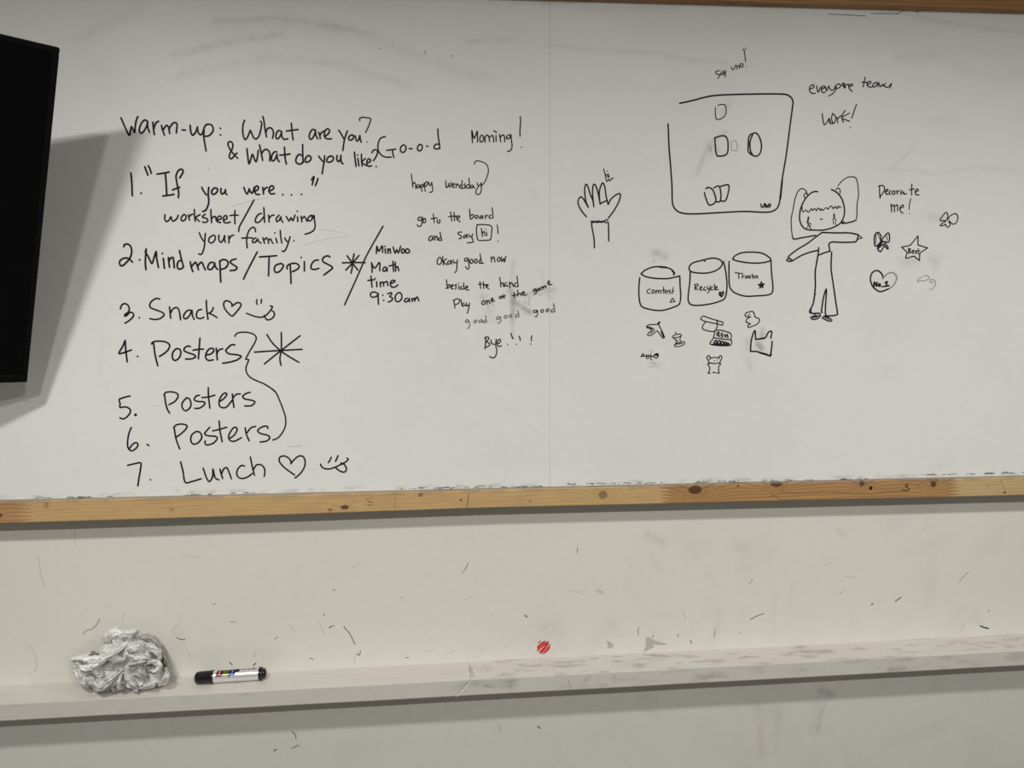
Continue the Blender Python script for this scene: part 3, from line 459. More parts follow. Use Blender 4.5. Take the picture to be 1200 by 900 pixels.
# ---- pine frame
KN = [  # knots of the lower rail: pixel x, y, radius x, radius y, darkness, swirl
    (54.5, 592, 2.5, 3.5, .35, .2), (201, 597, 2.6, 2.2, .30, .5), (0, 604, 2.5, 2, .9, .6), (387, 597.5, 3.2, 2, .55, .5), (404, 594.5, 5, 2.8, .85, 1.), (493, 580, 3.2, 2.4, .6, .5),
    (540, 586, 1.5, 1.4, .9, .1), (621, 587.5, 1.4, 1.2, .6, .2), (706.5, 580, 5.5, 5.5, .55, 1.2), (709, 577.5, 2.2, 1.6, .6, 0), (814.5, 574, 8.8, 5.6, .85, 2.4), (865, 569.5, 1.6, 1.6, .8, .1), (910, 567, 8, 4, .8, 1.8),
    (1010, 566.5, 3.8, 3.6, .85, 1.6), (1093.7, 567.5, 4, 4, .85, 1.6), (1177.5, 577, 2, 1.7, .8, .2), (1157, 569.5, 1.2, 1.2, .5, .1), (431, 585, 1.8, .8, .7, 0), (434, 588.4, 4, .8, .6, 0), (434, 592, 4, .8, .5, 0), (282, 607, 8, 1.4, .8, .3), (436, 583, 1, .8, .6, 0)]
KW = [(*P(a, b, YR)[[0, 2]], c*PX, d_*PX, s, q) for a, b, c, d_, s, q in KN]
JX = [P(29, 600, YR)[0], P(779, 578, YR)[0], P(1119, 570, YR)[0]]
TONE = [np.array([.43, .245, .115]), np.array([.525, .35, .165]), np.array([.41, .235, .10]), np.array([.50, .36, .185])]
def teeth(Z, k):                  # finger joint: horizontal reach of the teeth at a height
    p = .0062; t = np.abs(((Z/p) % 1)*2-1)
    return JX[k]+(t-.5)*[.027, .022, .023][k]
def paint_wood(X, Z, front, seed=0, knots=KW, tones=True):
    g = Z*1.0; dark = np.zeros(X.shape); red = np.zeros(X.shape)
    for kx, kz, rx, rz, s, q in knots:
        e = np.sqrt(((X-kx)/(rx*3.8))**2+((Z-kz)/(rz*2.3))**2)
        g = g+q*.0075*np.exp(-e**2)
        d0 = np.sqrt(((X-kx)/rx)**2+((Z-kz)/rz)**2)*(1+.25*(noise(X*900, Z*900, 0, 4)-.5))
        sm = np.clip((1.12-d0)/.28, 0, 1); dark = np.maximum(dark, s*sm*sm*(3-2*sm))
        if q > .45:
            for rr, am in ((1.55, .34), (2.1, .22), (2.8, .14)):
                de = d0*(1+.15*(noise(X*150, Z*300, rr, 6)-.5))
                dark = np.maximum(dark, am*s*np.exp(-((de-rr)/.11)**2)*min(1, q))
    seg = np.zeros(X.shape, int)
    if tones:
        for k in range(3): seg += (X > teeth(Z, k)).astype(int)
    wv = .0016*(fbm(X*9, Z*30, seg*3.1, 71)-.5)*4
    figure = np.array([.8, .35, 1.0, .25])[seg]
    rings = .5+.5*np.sin((g+wv*1.6)/.0068*2*np.pi)
    rings = np.clip(rings, 0, 1)**7
    fine = fbm(X*18, Z*1400, seg*2., 75)
    tone = np.array(TONE)[seg]
    c = tone*(1-.42*(figure*rings)[..., None]*np.array([.8, 1, 1.2]))*(.90+.2*fine[..., None])*(.9+.2*fbm(X*22, Z*70, 0, 79)[..., None])
    c = c*(1-dark[..., None])+dark[..., None]*np.array([.055, .018, .008])
    c[..., 2] *= (1-.25*rings*figure)
    return c, seg
def rail_mesh(xs, ztop_, zbot_, nz=30):
    """front face + rounded edges + top and bottom back to the wall"""
    prof = []      # (v in 0..1 from top to bottom, y)
    yb = -.002
    for y in (yb, YB+.0, YB-.004, YR+.004): prof.append((0., y, 0))
    prof += [(0.004, YR+.0012, 0), (0.03, YR, 0)]
    for v in np.linspace(.06, .93, nz): prof.append((v, YR, 0))
    prof += [(0.965, YR+.0006, 0), (0.99, YR+.0022, 0), (1., YR+.006, 0), (1., yb, 0)]
    pv = np.array([p[0] for p in prof]); py = np.array([p[1] for p in prof])
    Xg = np.repeat(xs[:, None], len(pv), 1)
    Zg = ztop_[:, None]*(1-pv)+zbot_[:, None]*pv
    Yg = np.repeat(py[None], len(xs), 0)
    return Xg, Yg, Zg
xs = np.concatenate([np.arange(bx0, -.8, .05), np.arange(-.8, 1.2, .0014), np.arange(1.2, bx1+.01, .05)])
zt = np.interp(xs, RX, RZT); zb = np.interp(xs, BX, RZB)
# slope continues straight past the measured ends
Xg, Yg, Zg = rail_mesh(xs, zt, zb)
col, seg = paint_wood(Xg, Zg, True)
grime = np.exp(-((Zg-np.interp(Xg, RX, RZT))/.004)**2)*np.clip((fbm(Xg*40, Yg*500, 0, 83)-.35)*3, 0, 1)*(Yg > YR-.001)
grime = np.clip(grime, 0, .75)[..., None]
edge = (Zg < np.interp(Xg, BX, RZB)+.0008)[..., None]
col = np.where(edge, col*np.array([.22, .17, .12]), col)     # lower arris darkened: its shade painted into the wood
topface = ((Yg > YR+.002) & (Zg > np.interp(Xg, RX, RZT)-.002))[..., None]
col = np.where(topface, col*.45+np.array([.26, .25, .23])*.55, col)
col = col*(1-grime*.55)+grime*.55*np.array([.16, .14, .14])
ff = grid_faces(*Xg.shape)
segv = seg.reshape(-1)
fseg = segv[ff].min(1)
V = np.stack([Xg, Yg, Zg], -1).reshape(-1, 3); colf = col.reshape(-1, 3)
lab = ['reddish pine length at the left end, finger-jointed', 'long pale pine length with small knots', 'orange pine length with large dark knots and tiny ink marks', 'pale pine length at the right end']
for k in range(4):
    sel = ff[fseg == k]; u, inv = np.unique(sel, return_inverse=True)
    c = colf[u].copy(); own = segv[u]
    adopt(mesh('frame_rail', V[u], inv.reshape(-1, 4), M_wood, col=c, smooth=True, label=lab[k]), board)
# top rail and the two uprights
def top_rail():
    xs = np.concatenate([np.arange(bx0, .1, .05), np.arange(.1, 1.2, .002), np.arange(1.2, bx1+.01, .05)])
    zl = np.polyval(np.polyfit(topx, topz, 1), xs)
    Xg, Yg, Zg = rail_mesh(xs, zl+.038, zl, 22)
    c, _ = paint_wood(Xg, Zg*1.0+.013*Xg, True, knots=[], tones=False)
    c = c*np.array([.74, .66, .55])
    adopt(mesh('frame_rail', np.stack([Xg, Yg, Zg], -1).reshape(-1, 3), grid_faces(*Xg.shape), M_wood, col=c.reshape(-1, 3), smooth=True, label='upper pine rail, darker orange'), board)
    return float(zl.max())
zmax = top_rail()
for x in (bx0, bx1-.036):
    v, f = box(x, x+.036, YR-.0005, -.002, 1.245, zmax+.038)
    c = np.tile(TONE[2], (8, 1)); bevel(adopt(mesh('frame_upright', v, f, M_wood, col=c), board), .002)
# ---- ink on the board
def cluster(sts, gap):
    n = len(sts); par = list(range(n))
    def find(i):
        while par[i] != i: i = par[i]
        return i
    dens = []
    for a, _ in sts:
        q = [a[:1]]
        for b, c in zip(a[:-1], a[1:]): q.append(b+(c-b)*np.linspace(0, 1, 5)[1:, None])
        dens.append(np.vstack(q))
    Dm = np.array([[np.sqrt(((a[:, None]-b[None])**2).sum(2)).min() for b in dens] for a in dens])
    for i in range(n):
        for j in range(i):
            if Dm[i, j] < gap: par[find(i)] = find(j)
    for i in range(n):                      # lone dots and ticks go with their nearest neighbour
        g = [j for j in range(n) if find(j) == find(i)]
        if sum(np.ptp(sts[j][0], axis=0).sum() for j in g) < 5:
            d_ = Dm[i].copy(); d_[g] = 1e9
            if n > len(g): par[find(i)] = find(int(d_.argmin()))
    return [find(i) for i in range(n)]
for nm, label, mt, items in INK:
    sts = [(np.array(st), wd*(.93 if wd > 1.75 else .84)) for fr, wd, s in items for st in strokes(*fr, s)]
    extra = {}
    if nm in ('faint_writing', 'faint_doodle', 'ink_dot'):
        grp = [0]*len(sts)
        if nm != 'x': extra['kind'] = 'stuff'
    else: grp = cluster(sts, 6.5 if nm == 'written_line' else 9)
    if len(set(grp)) == 1:
        ink = Ink(YB-.0004)
        for st, wd in sts: ink.stroke(st, wd)
        adopt(ink.build(nm, MATS[mt], label=label, **extra), board); continue
    c0 = P(*np.vstack([a for a, _ in sts]).mean(0), YB)
    root = empty(nm, tuple(c0-np.array([0.2, YB, 1.27])), label=label); root.parent = board
    for g in sorted(set(grp)):
        ink = Ink(YB-.0004)
        for (st, wd), q in zip(sts, grp):
            if q == g: ink.stroke(st, wd)
        o = ink.build('written_word' if nm == 'written_line' else 'pen_line', MATS[mt], root)
        o.matrix_parent_inverse = Matrix.Translation(Vector(c0)).inverted()
ink = Ink(YB-.00045)          # grey filled shoes and hands of the drawn girl
for pts in ('302,766 322,780 362,772 380,754', '405,768 430,755 476,783 478,794 450,790', '98,250 94,264 115,271 134,268'):
    ink.poly([(910+float(a.split(',')[0])/7.5, 270+float(a.split(',')[1])/7.5) for a in pts.split()])
adopt(ink.build('pen_fill', mat('pen_fill', (.22, .22, .215), .5), label='grey-filled shoes and hand of the drawn girl', kind='stuff'), board)
# dirty line of ink residue along the lower edge of the board
ink = Ink(YB-.0004)
rng = np.random.default_rng(5)
for a, b, y0, y1, n in ((30, 60, 584, 583, 6), (78, 110, 583, 582.2, 9), (118, 130, 582, 582, 2), (210, 250, 580, 579, 8), (270, 300, 578, 577, 7), (470, 520, 572.5, 571.8, 7), (480, 640, 571.8, 569.8, 26), (665, 780, 567.2, 565.4, 26), (800, 960, 565, 562, 22), (980, 1015, 561.5, 560.8, 6), (1085, 1200, 556.5, 553.6, 26)):
    for _ in range(n):
        x = rng.uniform(a, b); y = y0+(y1-y0)*(x-a)/(b-a); l = rng.uniform(1, 8)
        ink.stroke([(x, y+rng.normal()*.4), (x+l/2, y+rng.normal()*.5), (x+l, y-l*.02+rng.normal()*.4)], rng.uniform(.35, 1.0))
adopt(ink.build('ink_residue', M_inkmid, label='broken dark line of old ink along the lower edge', kind='stuff'), board)
# ink on the wooden rail
ink = Ink(YR-.0004)
ink.stroke([(1020.5, 572)], 4.2)
for s in ([(1061.3, 567.3), (1061.5, 571)], [(1063.6, 567), (1063.6, 571.2)], [(1057.5, 574), (1062, 574.8), (1065, 574.2), (1064.8, 571.8)]): ink.stroke(s, 1.1)
for s in ((1075.5, 567.5), (1077.5, 567.5), (1075.5, 571.5), (1077.5, 571.5)): ink.stroke([s], .8)
adopt(ink.build('ink_doodle', M_ink, label='small black dot and smiling faces inked on the pine rail', kind='stuff'), board)
ink = Ink(YR-.0003)
for s in ([(549.3, 578.5), (548.4, 587), (547.2, 595)],): ink.stroke(s, .8)
for s in ([(463.5, 578), (462.5, 596)], [(1172, 562), (1178, 574)], [(918, 567), (918, 577)]): ink.stroke(s, .35)
ink.stroke([(900, 583), (918, 577.5), (935, 578), (975, 577), (1015, 578.5), (1040, 576), (1058, 575)], .55)
ink.stroke([(902, 578), (907, 581), (916, 586)], .6)
adopt(ink.build('wood_crack', mat('dark_wood_line', (.16, .09, .045), .7), kind='stuff'), board)

# ------------------------------------------------------------------ marks on the wall
def marks(name, m, data, label=None, Y=-.0004, stuff=False):
    ink = Ink(Y)
    for wd, s in data:
        wd *= .82
        for part in s.split(';'):
            part = part.split()
            if part: ink.stroke([tuple(map(float, p.split(','))) for p in part], wd)
    k = {}
    if label: k['label'] = label
    if stuff: k['kind'] = 'stuff'
    return ink.build(name, m, wall, **k)
marks('scuff_mark', M_scuff, [
 (1.1, '207,747 212,749.5 217,749; 402.7,734 410,743 416,755; 418,766 421,768 422.5,763; 895,719 887,722 879,726; 809,750 810.7,754; 342,857 346,861 347,866; 342,877 350,873'),
 (1.6, '386,735.5 388.5,734; 391,733.5; 269,776 272,779; 300,777 297,780; 321,880 324,878; 615,721 617.5,723; 630,851 633,853.5; 471,700; 866.7,741.7; 1021,709 1023,707; 1049.3,704.7 1055.7,700; 985,695; 1004.5,773'),
 (.9, '989,693.5; 991.5,703.5; 390,691 393,692; 576,722; 610,734.7; 639,736; 648,736.2; 765,747 766,744; 767.7,740.7; 478,866; 1158,717 1159.5,715; 794,743 795,746; 379,719 380,722; 363,771 367,773; 475,771 479,770.5; 556.5,770.5; 627,826; 1116,797; 899,726.5; 778,700; 1078,661; 900.5,726'),
 (.7, '117,725 113,732 108,737 102,738.5 97,743; 541.7,671.7 546,666 549,659; 249,709 253,707; 749,735 747.5,740 748.5,744; 878,684.5 882,679; 677,641 676,648; 322,749 326,746; 270,728.5 276,729'),
], 'thin dark scuffs and ticks scattered over the cream wall', stuff=True)
marks('blue_ink_mark', M_blueink, [(2.2, '1149,733.5 1154,735.5 1158.5,736.6'), (.6, '1135,670 1128,677 1124,683; 838,738 837,746')], 'short blue-black pen mark above the ledge at right')
marks('faint_scratch', M_scufflight, [
 (.7, '45,652 47,668 52,687; 147,717 143,727; 211,729 203,738 203,744; 30,753 38,762 43,775 41,786 32,790; 178,838 183,852 190,862 200,871; 165,862 173,875 183,889; 200,842 206,858; 373,728 381,744; 300,763 297,770; 340,733 346,741; 215,650 235,654; 122,710 130,711; 88,618 88,640; 1132,728 1125,742; 800,715 804,726; 416,768 415,778; 1080,620 1097,616; 990,676 1004,676; 968,661 975,660; 412,667 424,658; 545,703 556,698; 522,766 532,763; 560,763 567,761; 590,758 597,757; 500,764 508,762; 216,757 224,770; 668,692 680,694 688,688'),
 (.5, '760,770 775,768; 930,810 930,816')], 'faint grey scratches on the cream wall', stuff=True)
marks('pale_scratch', M_chip, [(.6, '505,721 530,720 550,725'), (1.0, '624,757 629,768 631,772')], 'pale scratches near the red scribble', stuff=True)
st = Ink(-.0005)
st.poly([(711, 750.5), (719, 755), (718, 758.5), (713, 760)]); st.poly([(757, 747), (761, 747), (768, 751), (782, 755), (779, 756), (764, 755), (767, 758), (755, 764), (753.5, 767), (757, 757)])
st.poly([(753, 766.5), (760, 767.5), (790, 768), (791, 770), (770, 771), (754, 769.5)])
st.build('glue_stain', M_stain, wall, label='grey scraped glue stains just above the ledge')
rs = Ink(-.0003)
rs.poly([(629, 745), (639, 737), (650, 743), (657, 757), (663, 764), (655, 768), (632, 771), (625, 760), (619, 757)])
rs.build('tape_residue', M_residue, wall, label='faint shiny patch of tape residue around the red scribble')
red = Ink(-.0007); rng = np.random.default_rng(2)
for k in range(17):
    t = -7.6+k*.95; h = math.sqrt(max(0, 60-t*t))*.95
    cx, cy = 637+t*.62, 758.5+t*.62
    dx, dy = h*.72, -h*.62
    red.stroke([(cx-dx+rng.normal()*.7, cy-dy+rng.normal()*.7), (cx+dx+rng.normal()*.8, cy+dy+rng.normal()*.8)], 1.35)
red.build('red_scribble', M_red, wall, label='small round scribble in bright red')

# ------------------------------------------------------------------ ledge
DS = .067; ZT = .17+.7885; ZB = .17+.7585
shelf = empty('wall_ledge', (0.2, -DS/2, ZB), label='cream painted wooden ledge running along the wall below the whiteboard', category='shelf')
jx = P(551.5, 798, -DS)[0]
def ledge(a, b, mitre_left, mitre_right, label):
    xs = cuts(a, max(a, -.82), min(b, 1.25), b, .003, .08); xs = xs[(xs >= a) & (xs <= b)]
    prof = [(0, ZT)]
    for y in np.linspace(0.004, DS-.0015, 22): prof.append((-y, ZT))
    prof += [(-DS+.0004, ZT-.0004), (-DS, ZT-.0015)]
    for z in np.linspace(ZT-.004, ZB+.0018, 9): prof.append((-DS, z))
    prof += [(-DS+.0012, ZB), (0, ZB)]
    py = np.array([p[0] for p in prof]); pz = np.array([p[1] for p in prof])
    Xg = np.repeat(xs[:, None], len(py), 1).copy()
    Yg = np.repeat(py[None], len(xs), 0); Zg = np.repeat(pz[None], len(xs), 0)
    # scarf joint: the front face meets on a slant
    sl = np.clip((ZT-Zg)/(ZT-ZB), 0, 1)*-.027
    if mitre_right: Xg = Xg+sl*np.clip(1-(b-Xg)/.06, 0, 1)
    if mitre_left: Xg = Xg+sl*np.clip(1-(Xg-a)/.06, 0, 1)
    Zg = Zg+.0006*(noise(Xg*9, Yg*20, 0, 90)-.5)
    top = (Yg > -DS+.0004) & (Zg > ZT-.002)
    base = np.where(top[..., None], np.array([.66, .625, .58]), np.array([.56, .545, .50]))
    # stains laid on the unrolled ledge (x along, s = depth then down the front)
    Sg = np.where(top, -Yg, DS+(ZT-Zg))
    amt = np.clip((Xg-jx+.02)*8, .2, 1)*np.where(top, 1, .65)
    n = fbm(Xg*28, Sg*110, 0, 95)
    dirt = .46*np.clip((n-.55)*5, 0, 1)*amt+.06*fbm(Xg*300, Sg*300, 0, 99)
    def sp(pix, wd, s, z0=None):
        nonlocal dirt
        pts = []
        for a_, b_ in pix:     # meet the top plane
            r = M @ np.array([a_-600, b_-450, F]); q = CAM+r*((ZT-CAM[2])/r[2])
            if -q[1] <= DS: pts.append((q[0], -q[1]))
            else:
                q = P(a_, b_, -DS); pts.append((q[0], DS+(ZT-q[2])))
        d_ = seg_dist(Xg, Sg*1.0, pts)
        dirt = dirt+s*np.exp(-(d_/(wd*PX))**2)*(.4+1.2*np.clip((fbm(Xg*120, Sg*200, 0, int(pix[0][0]))-.3)*1.6, 0, 1))
    for q in (([(610, 780), (622, 781), (633, 779)], 3, .45), ([(612, 785), (625, 786)], 2, .25), ([(754, 767.5), (770, 768), (787, 769.5)], 1.8, .6), ([(693, 773), (700, 771)], 1.8, .5), ([(683, 777), (690, 772), (700, 771)], 1, .4),
              ([(718, 775), (726, 775.5)], 1.4, .75), ([(745, 783), (750, 782)], 2, .4), ([(735, 775), (750, 772), (780, 772)], 3, .3), ([(592, 773.5), (602, 773)], 2, .4), ([(551, 781), (552.5, 788), (554.5, 793)], 1.4, .8), ([(551, 782), (557, 781.5)], 1, .5),
              ([(571, 785)], 2, .5), ([(569, 781), (576, 782)], 2.5, .3), ([(1098, 757), (1106, 757)], 3, .35), ([(1112, 755), (1122, 752)], 2.5, .4), ([(1128, 752), (1140, 755), (1155, 758.5)], 1.3, .6), ([(1176, 750), (1194, 750.5)], 2.6, .5), ([(925, 765), (950, 762), (972, 762)], 3, .35), ([(865, 772), (875, 769)], 2, .4),
              ([(228, 797), (250, 799), (256, 798)], 2, .35), ([(275, 800), (285, 801)], 2, .35), ([(300, 797), (315, 794)], 2.5, .3), ([(66, 818)], 1, .8), ([(44, 818)], 1, .6), ([(200, 795), (212, 803)], 3, .2),
              ([(535, 806), (548, 800), (556, 801)], 3.5, .4), ([(567, 803), (579, 806)], 1.5, .6), ([(594, 799), (607, 797)], 1.5, .6), ([(560, 800), (600, 800)], 6, .25), ([(598, 800), (599, 810)], 4, .22), ([(667, 798), (668, 806)], 1.2, .4), ([(686, 798), (690, 793)], 2.2, .5), ([(720, 792), (719, 800)], 2, .4),
              ([(812, 790), (825, 793), (852, 793)], 1, .5), ([(1043, 784), (1060, 782)], 3, .45), ([(1020, 781), (1030, 783)], 1, .4), ([(1111, 772), (1110, 776)], 1, .5), ([(276, 817), (290, 813)], 1, .4), ([(942, 779)], 2, .3), ([(135, 815), (145, 817)], 1, .3), ([(745, 804.5)], 2.2, .8), ([(1004.5, 772.5)], 1.2, .9)):
        sp(*q)
    dirt = np.clip(dirt, 0, .8)[..., None]
    pinkt = (np.clip((fbm(Xg*9, Sg*30, 0, 120)-.4)*2.5, 0, 1)*np.where(top, .05, 0)*np.clip((Xg-jx+.3)*3, .2, 1))[..., None]
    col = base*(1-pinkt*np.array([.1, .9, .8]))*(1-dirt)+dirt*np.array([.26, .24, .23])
    f = grid_faces(*Xg.shape).tolist(); m_ = len(py)
    f.append(list(range(m_))[::-1]); f.append([(len(xs)-1)*m_+i for i in range(m_)])
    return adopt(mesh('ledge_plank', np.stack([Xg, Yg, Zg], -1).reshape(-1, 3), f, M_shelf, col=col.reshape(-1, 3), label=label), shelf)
ledge(X0+.002, jx-.0004, False, True, 'cleaner left length of the ledge')
ledge(jx+.0004, X1-.002, True, False, 'stained right length of the ledge')
ink = Ink(-DS-.0004)
ink.stroke([(551.5, 798.5), (543, 808), (534.5, 816.5)], .9)
adopt(ink.build('joint_chip', M_chip, label='pale slanting chip line at the joint of the two planks'), shelf)

# ------------------------------------------------------------------ television
C1 = np.array([-.4841, -.2549, 1.9487]); C2 = np.array([-.6363, -.0950, 1.4975])
u = np.array([.7767, .6287, -.0390]); v = C2-C1; Ht = np.linalg.norm(v); v /= Ht; u -= v*(u@v); u /= np.linalg.norm(u)
nrm = np.cross(u, v); nrm = nrm if nrm[1] < 0 else -nrm          # out of the screen
Wt = .90
tvc = C1+v*Ht/2-u*Wt/2
tv = bpy.data.objects.new('television', None)
tv.matrix_world = Matrix([[u[0], -nrm[0], -v[0], tvc[0]], [u[1], -nrm[1], -v[1], tvc[1]], [u[2], -nrm[2], -v[2], tvc[2]], [0, 0, 0, 1]])
link(tv, None, label='black flat-screen television tilted on its wall bracket over the left of the whiteboard', category='television')
w2, h2 = Wt/2, Ht/2
v_, f_ = box(-w2+.006, w2-.006, .003, .018, -h2+.006, h2-.008); bevel(mesh('housing', v_, f_, M_tv, tv), .002)
# tapered back shell
o_ = []
for y, s in ((.018, .97), (.028, .90), (.042, .55), (.048, .5)):
    o_ += [(-w2*s, y, -h2*s*.95), (w2*s, y, -h2*s*.95), (w2*s, y, h2*s*.8), (-w2*s, y, h2*s*.8)]
f_ = [(3, 2, 1, 0)]+[(4*k+i, 4*k+(i+1) % 4, 4*k+4+(i+1) % 4, 4*k+4+i) for k in range(3) for i in range(4)]+[(12, 13, 14, 15)]
mesh('back_shell', o_, f_, M_tv, tv)
b1 = .0075; bb = .013
def framebar(x0, x1, z0, z1, y0=-.003): 
    v_, f_ = box(x0, x1, y0, .004, z0, z1); bevel(mesh('bezel', v_, f_, M_tv, tv), .0012)
framebar(-w2, w2, h2-b1, h2); framebar(-w2, w2, -h2, -h2+bb); framebar(-w2, -w2+b1, -h2+bb, h2-b1); framebar(w2-b1, w2, -h2+bb, h2-b1)
v_, f_ = box(-w2+b1, w2-b1, -.0005, .004, -h2+bb, h2-b1); mesh('screen', v_, f_, M_screen, tv, label='glossy black switched-off screen')
v_, f_ = box(-.16, .16, .046, .054, -.11, .11); bevel(mesh('mounting_plate', v_, f_, M_bracket, tv), .002)
# wall arm, reaching the wall behind
inv = tv.matrix_world.inverted()
p0 = Vector((0, .05, 0)); wp_ = inv @ Vector((tvc[0]+.12, YB-.001, tvc[2]+.05))
dirv = (wp_-p0); Lr = dirv.length; q = dirv.to_track_quat('Z', 'Y')
v_, f_ = box(-.018, .018, -.012, .012, 0, Lr)
bevel(mesh('wall_arm', [tuple(q @ Vector(a)+p0) for a in v_], f_, M_bracket, tv), .002)
v_, f_ = box(tvc[0]+.06, tvc[0]+.18, YB-.010, YB-.0005, tvc[2]-.05, tvc[2]+.15)
bevel(mesh('wall_plate', [tuple(inv @ Vector(a)) for a in v_], f_, M_bracket, tv), .002)

# ------------------------------------------------------------------ marker pen
def lathe(prof, n=40):          # prof: (x along, radius)
    V = []
    for x, r in prof:
        for k in range(n):
            a = 2*math.pi*k/n; V.append((x, r*math.cos(a), r*math.sin(a)))
    f = grid_faces(len(prof), n, True).tolist()
    f.append(list(range(n))); f.append([(len(prof)-1)*n+k for k in range(n)][::-1])
    return np.array(V), [t[::-1] for t in f]
r0 = .0112
def on_top(px, py, zz):          # point at height zz under a pixel
    r = M @ np.array([px-600, py-450, F]); return CAM+r*((zz-CAM[2])/r[2])
pa = on_top(228.5, 794.5, ZT+r0); pb = on_top(311.3, 789.0, ZT+r0)
ym = (pa[1]+pb[1])/2
ax = pb-pa; Lm = float(np.linalg.norm(ax)); ang = math.atan2(ax[1], ax[0])
pen = empty('marker_pen', (pa[0], pa[1], ZT), label='chunky marker pen with black cap and silver barrel lying on the ledge', category='marker pen')
pen.rotation_euler = (0, 0, ang)
s = Lm/83.0                       # metres per pixel along the pen
def penpart(name, prof, m, col=None, n=40, **k):
    V, f = lathe(prof, n); V[:, 2] += r0
    return mesh(name, V, f, m, pen, smooth=True, col=col, **k)
cap = [(0.0, .0040), (.3*s, .0064), (1.2*s, .0086), (3*s, .0099), (6*s, .0106), (19*s, .0110), (19.6*s, .0112), (20.4*s, .0116), (22*s, .0116), (22.3*s, .0110)]
penpart('cap', cap, M_black, label='glossy black cap')
nb = 120; bl = np.linspace(22*s, 75.5*s, nb); n = 72
prof = [(x, .0106) for x in bl]
ang_ = np.arange(n)*2*np.pi/n      # angle from +y (towards wall) to +z (up)
XX, AA = np.meshgrid(bl/s, ang_, indexing='ij')
tt = np.degrees(AA)               # the front-up side, facing the viewer, is 90..200 degrees
c = np.ones(XX.shape+(3,))*np.array([.80, .80, .81])
up = 165-tt                       # 0 at lower front, grows upwards to the back
vv = (200-tt)/100.                # 0 at the bottom of the print, 1 at its top
def inside(x0, x1, v0, v1, slant=6): return (XX > x0+slant*vv*.35) & (XX < x1+slant*vv*.35) & (vv > v0) & (vv < v1)
c[inside(24.5, 31, .42, 1.12)] = (.13, .010, .04)
c[inside(31, 33.5, .50, 1.15)] = (.10, .06, .02)
c[inside(33, 39, .45, 1.15)] = (.20, .20, .025)
c[inside(35.5, 38, .62, .95)] = (.04, .12, .02)
c[inside(39, 47, .50, 1.15)] = (.012, .03, .12)
c[inside(46, 51, .75, 1.2)] = (.01, .01, .03)
c[inside(27.5, 28.6, .6, .95)] = (.8, .75, .75); c[inside(42.5, 43.4, .65, .95)] = (.7, .75, .8)
c[inside(39.5, 41, .30, .48)] = (.05, .06, .05)
mk = inside(52, 72, .92, 1.12) & (np.sin(XX*5.1+np.sin(XX*2)) > -.45); c[mk] = (.10, .10, .11)
mk = inside(50, 72, .22, .30) & (np.sin(XX*6.1) > .0); c[mk] = (.35, .35, .36)
c[(XX > 68) & (XX < 70.5) & (vv > .95) & (vv < 1.2)] = (.02, .02, .02)
penpart('barrel', prof, M_silver, col=c.reshape(-1, 3), n=n, label='silver barrel with maroon, yellow and blue print')
penpart('end_plug', [(75.2*s, .0104), (75.4*s, .0113), (79*s, .0113), (79.4*s, .0106), (79.6*s, .0088), (82*s, .0086), (82.8*s, .0078), (83*s, .006)], M_black, label='stepped black end plug')

# ------------------------------------------------------------------ crumpled tissue
rng = np.random.default_rng(11)
def c2(x, y): return (70+x/8.571, 725+y/8.571)
def cells(Pn, k, seed, stretch=(1, 1, 1)):
    r = np.random.default_rng(seed); S = r.uniform([-.09, -.05, -.06], [.09, .05, .06], (k, 3))*stretch
    Q_ = Pn*stretch; d_ = np.linalg.norm(Q_[:, None]-S[None], axis=2); d_.sort(1)
    return d_[:, 0], d_[:, 1]
tc_ = P(*c2(640, 450), -.040)
out = [(100, 405), (135, 372), (200, 362), (290, 350), (345, 333), (400, 340), (430, 250), (470, 170), (530, 128), (600, 112), (690, 105), (760, 85), (850, 150), (940, 185), (1005, 240), (1030, 330), (1080, 440), (1095, 510), (1085, 600), (1040, 670), (980, 695), (900, 690), (830, 738), (760, 740), (690, 742), (640, 715), (570, 748), (500, 745), (420, 748), (340, 722), (270, 700), (215, 650), (160, 580), (120, 520), (110, 450)]
op = np.array([P(*c2(*a), -.040)[[0, 2]] for a in out])-tc_[[0, 2]]
oa = np.arctan2(op[:, 1], op[:, 0]); orr = np.hypot(op[:, 0], op[:, 1]); k = np.argsort(oa); oa, orr = oa[k], orr[k]
oa = np.concatenate([oa-2*np.pi, oa, oa+2*np.pi]); orr = np.tile(orr, 3)
nu, nv = 54, 96
ph = np.linspace(0, np.pi, nu); th = np.linspace(0, 2*np.pi, nv, endpoint=False)
PH, TH = np.meshgrid(ph, th, indexing='ij')
rr_ = np.random.default_rng(4)
rad = np.interp(TH, oa, orr)*.90
rho = np.sin(PH)**.8
W_ = np.stack([rad*rho*np.cos(TH), -np.cos(PH)*.023*np.ones_like(rho), rad*rho*np.sin(TH)], -1).reshape(-1, 3)
nr = W_/np.array([.08, .032, .055])**2; nr /= np.linalg.norm(nr, axis=1)[:, None]+1e-9
def facet(Pn, seed, k, amp):
    """height of a crumpled sheet: random tilted planes meeting in sharp creases"""
    r = np.random.default_rng(seed); S = r.uniform([-.1, -.06, -.07], [.1, .06, .07], (k, 3))
    Dn = np.linalg.norm(Pn[:, None]-S[None], axis=2); i_ = Dn.argmin(1)
    tl = r.normal(0, 1, (k, 3)); d_ = Pn-S[i_]
    return amp*(np.clip((d_*tl[i_]).sum(1)/.008, -1, 1)+r.uniform(-.5, .5, k)[i_])
hgt = -.002+facet(W_, 7, 420, .0055)+.004*(np.abs(noise(W_[:, 0]*60+W_[:, 2]*45, W_[:, 1]*60, W_[:, 2]*80-W_[:, 0]*30, 8)-.5)*2-.4)
Wc = W_+nr*hgt[:, None]+rr_.normal(0, .0005, W_.shape)
TV_, TF, TC = [], [], []
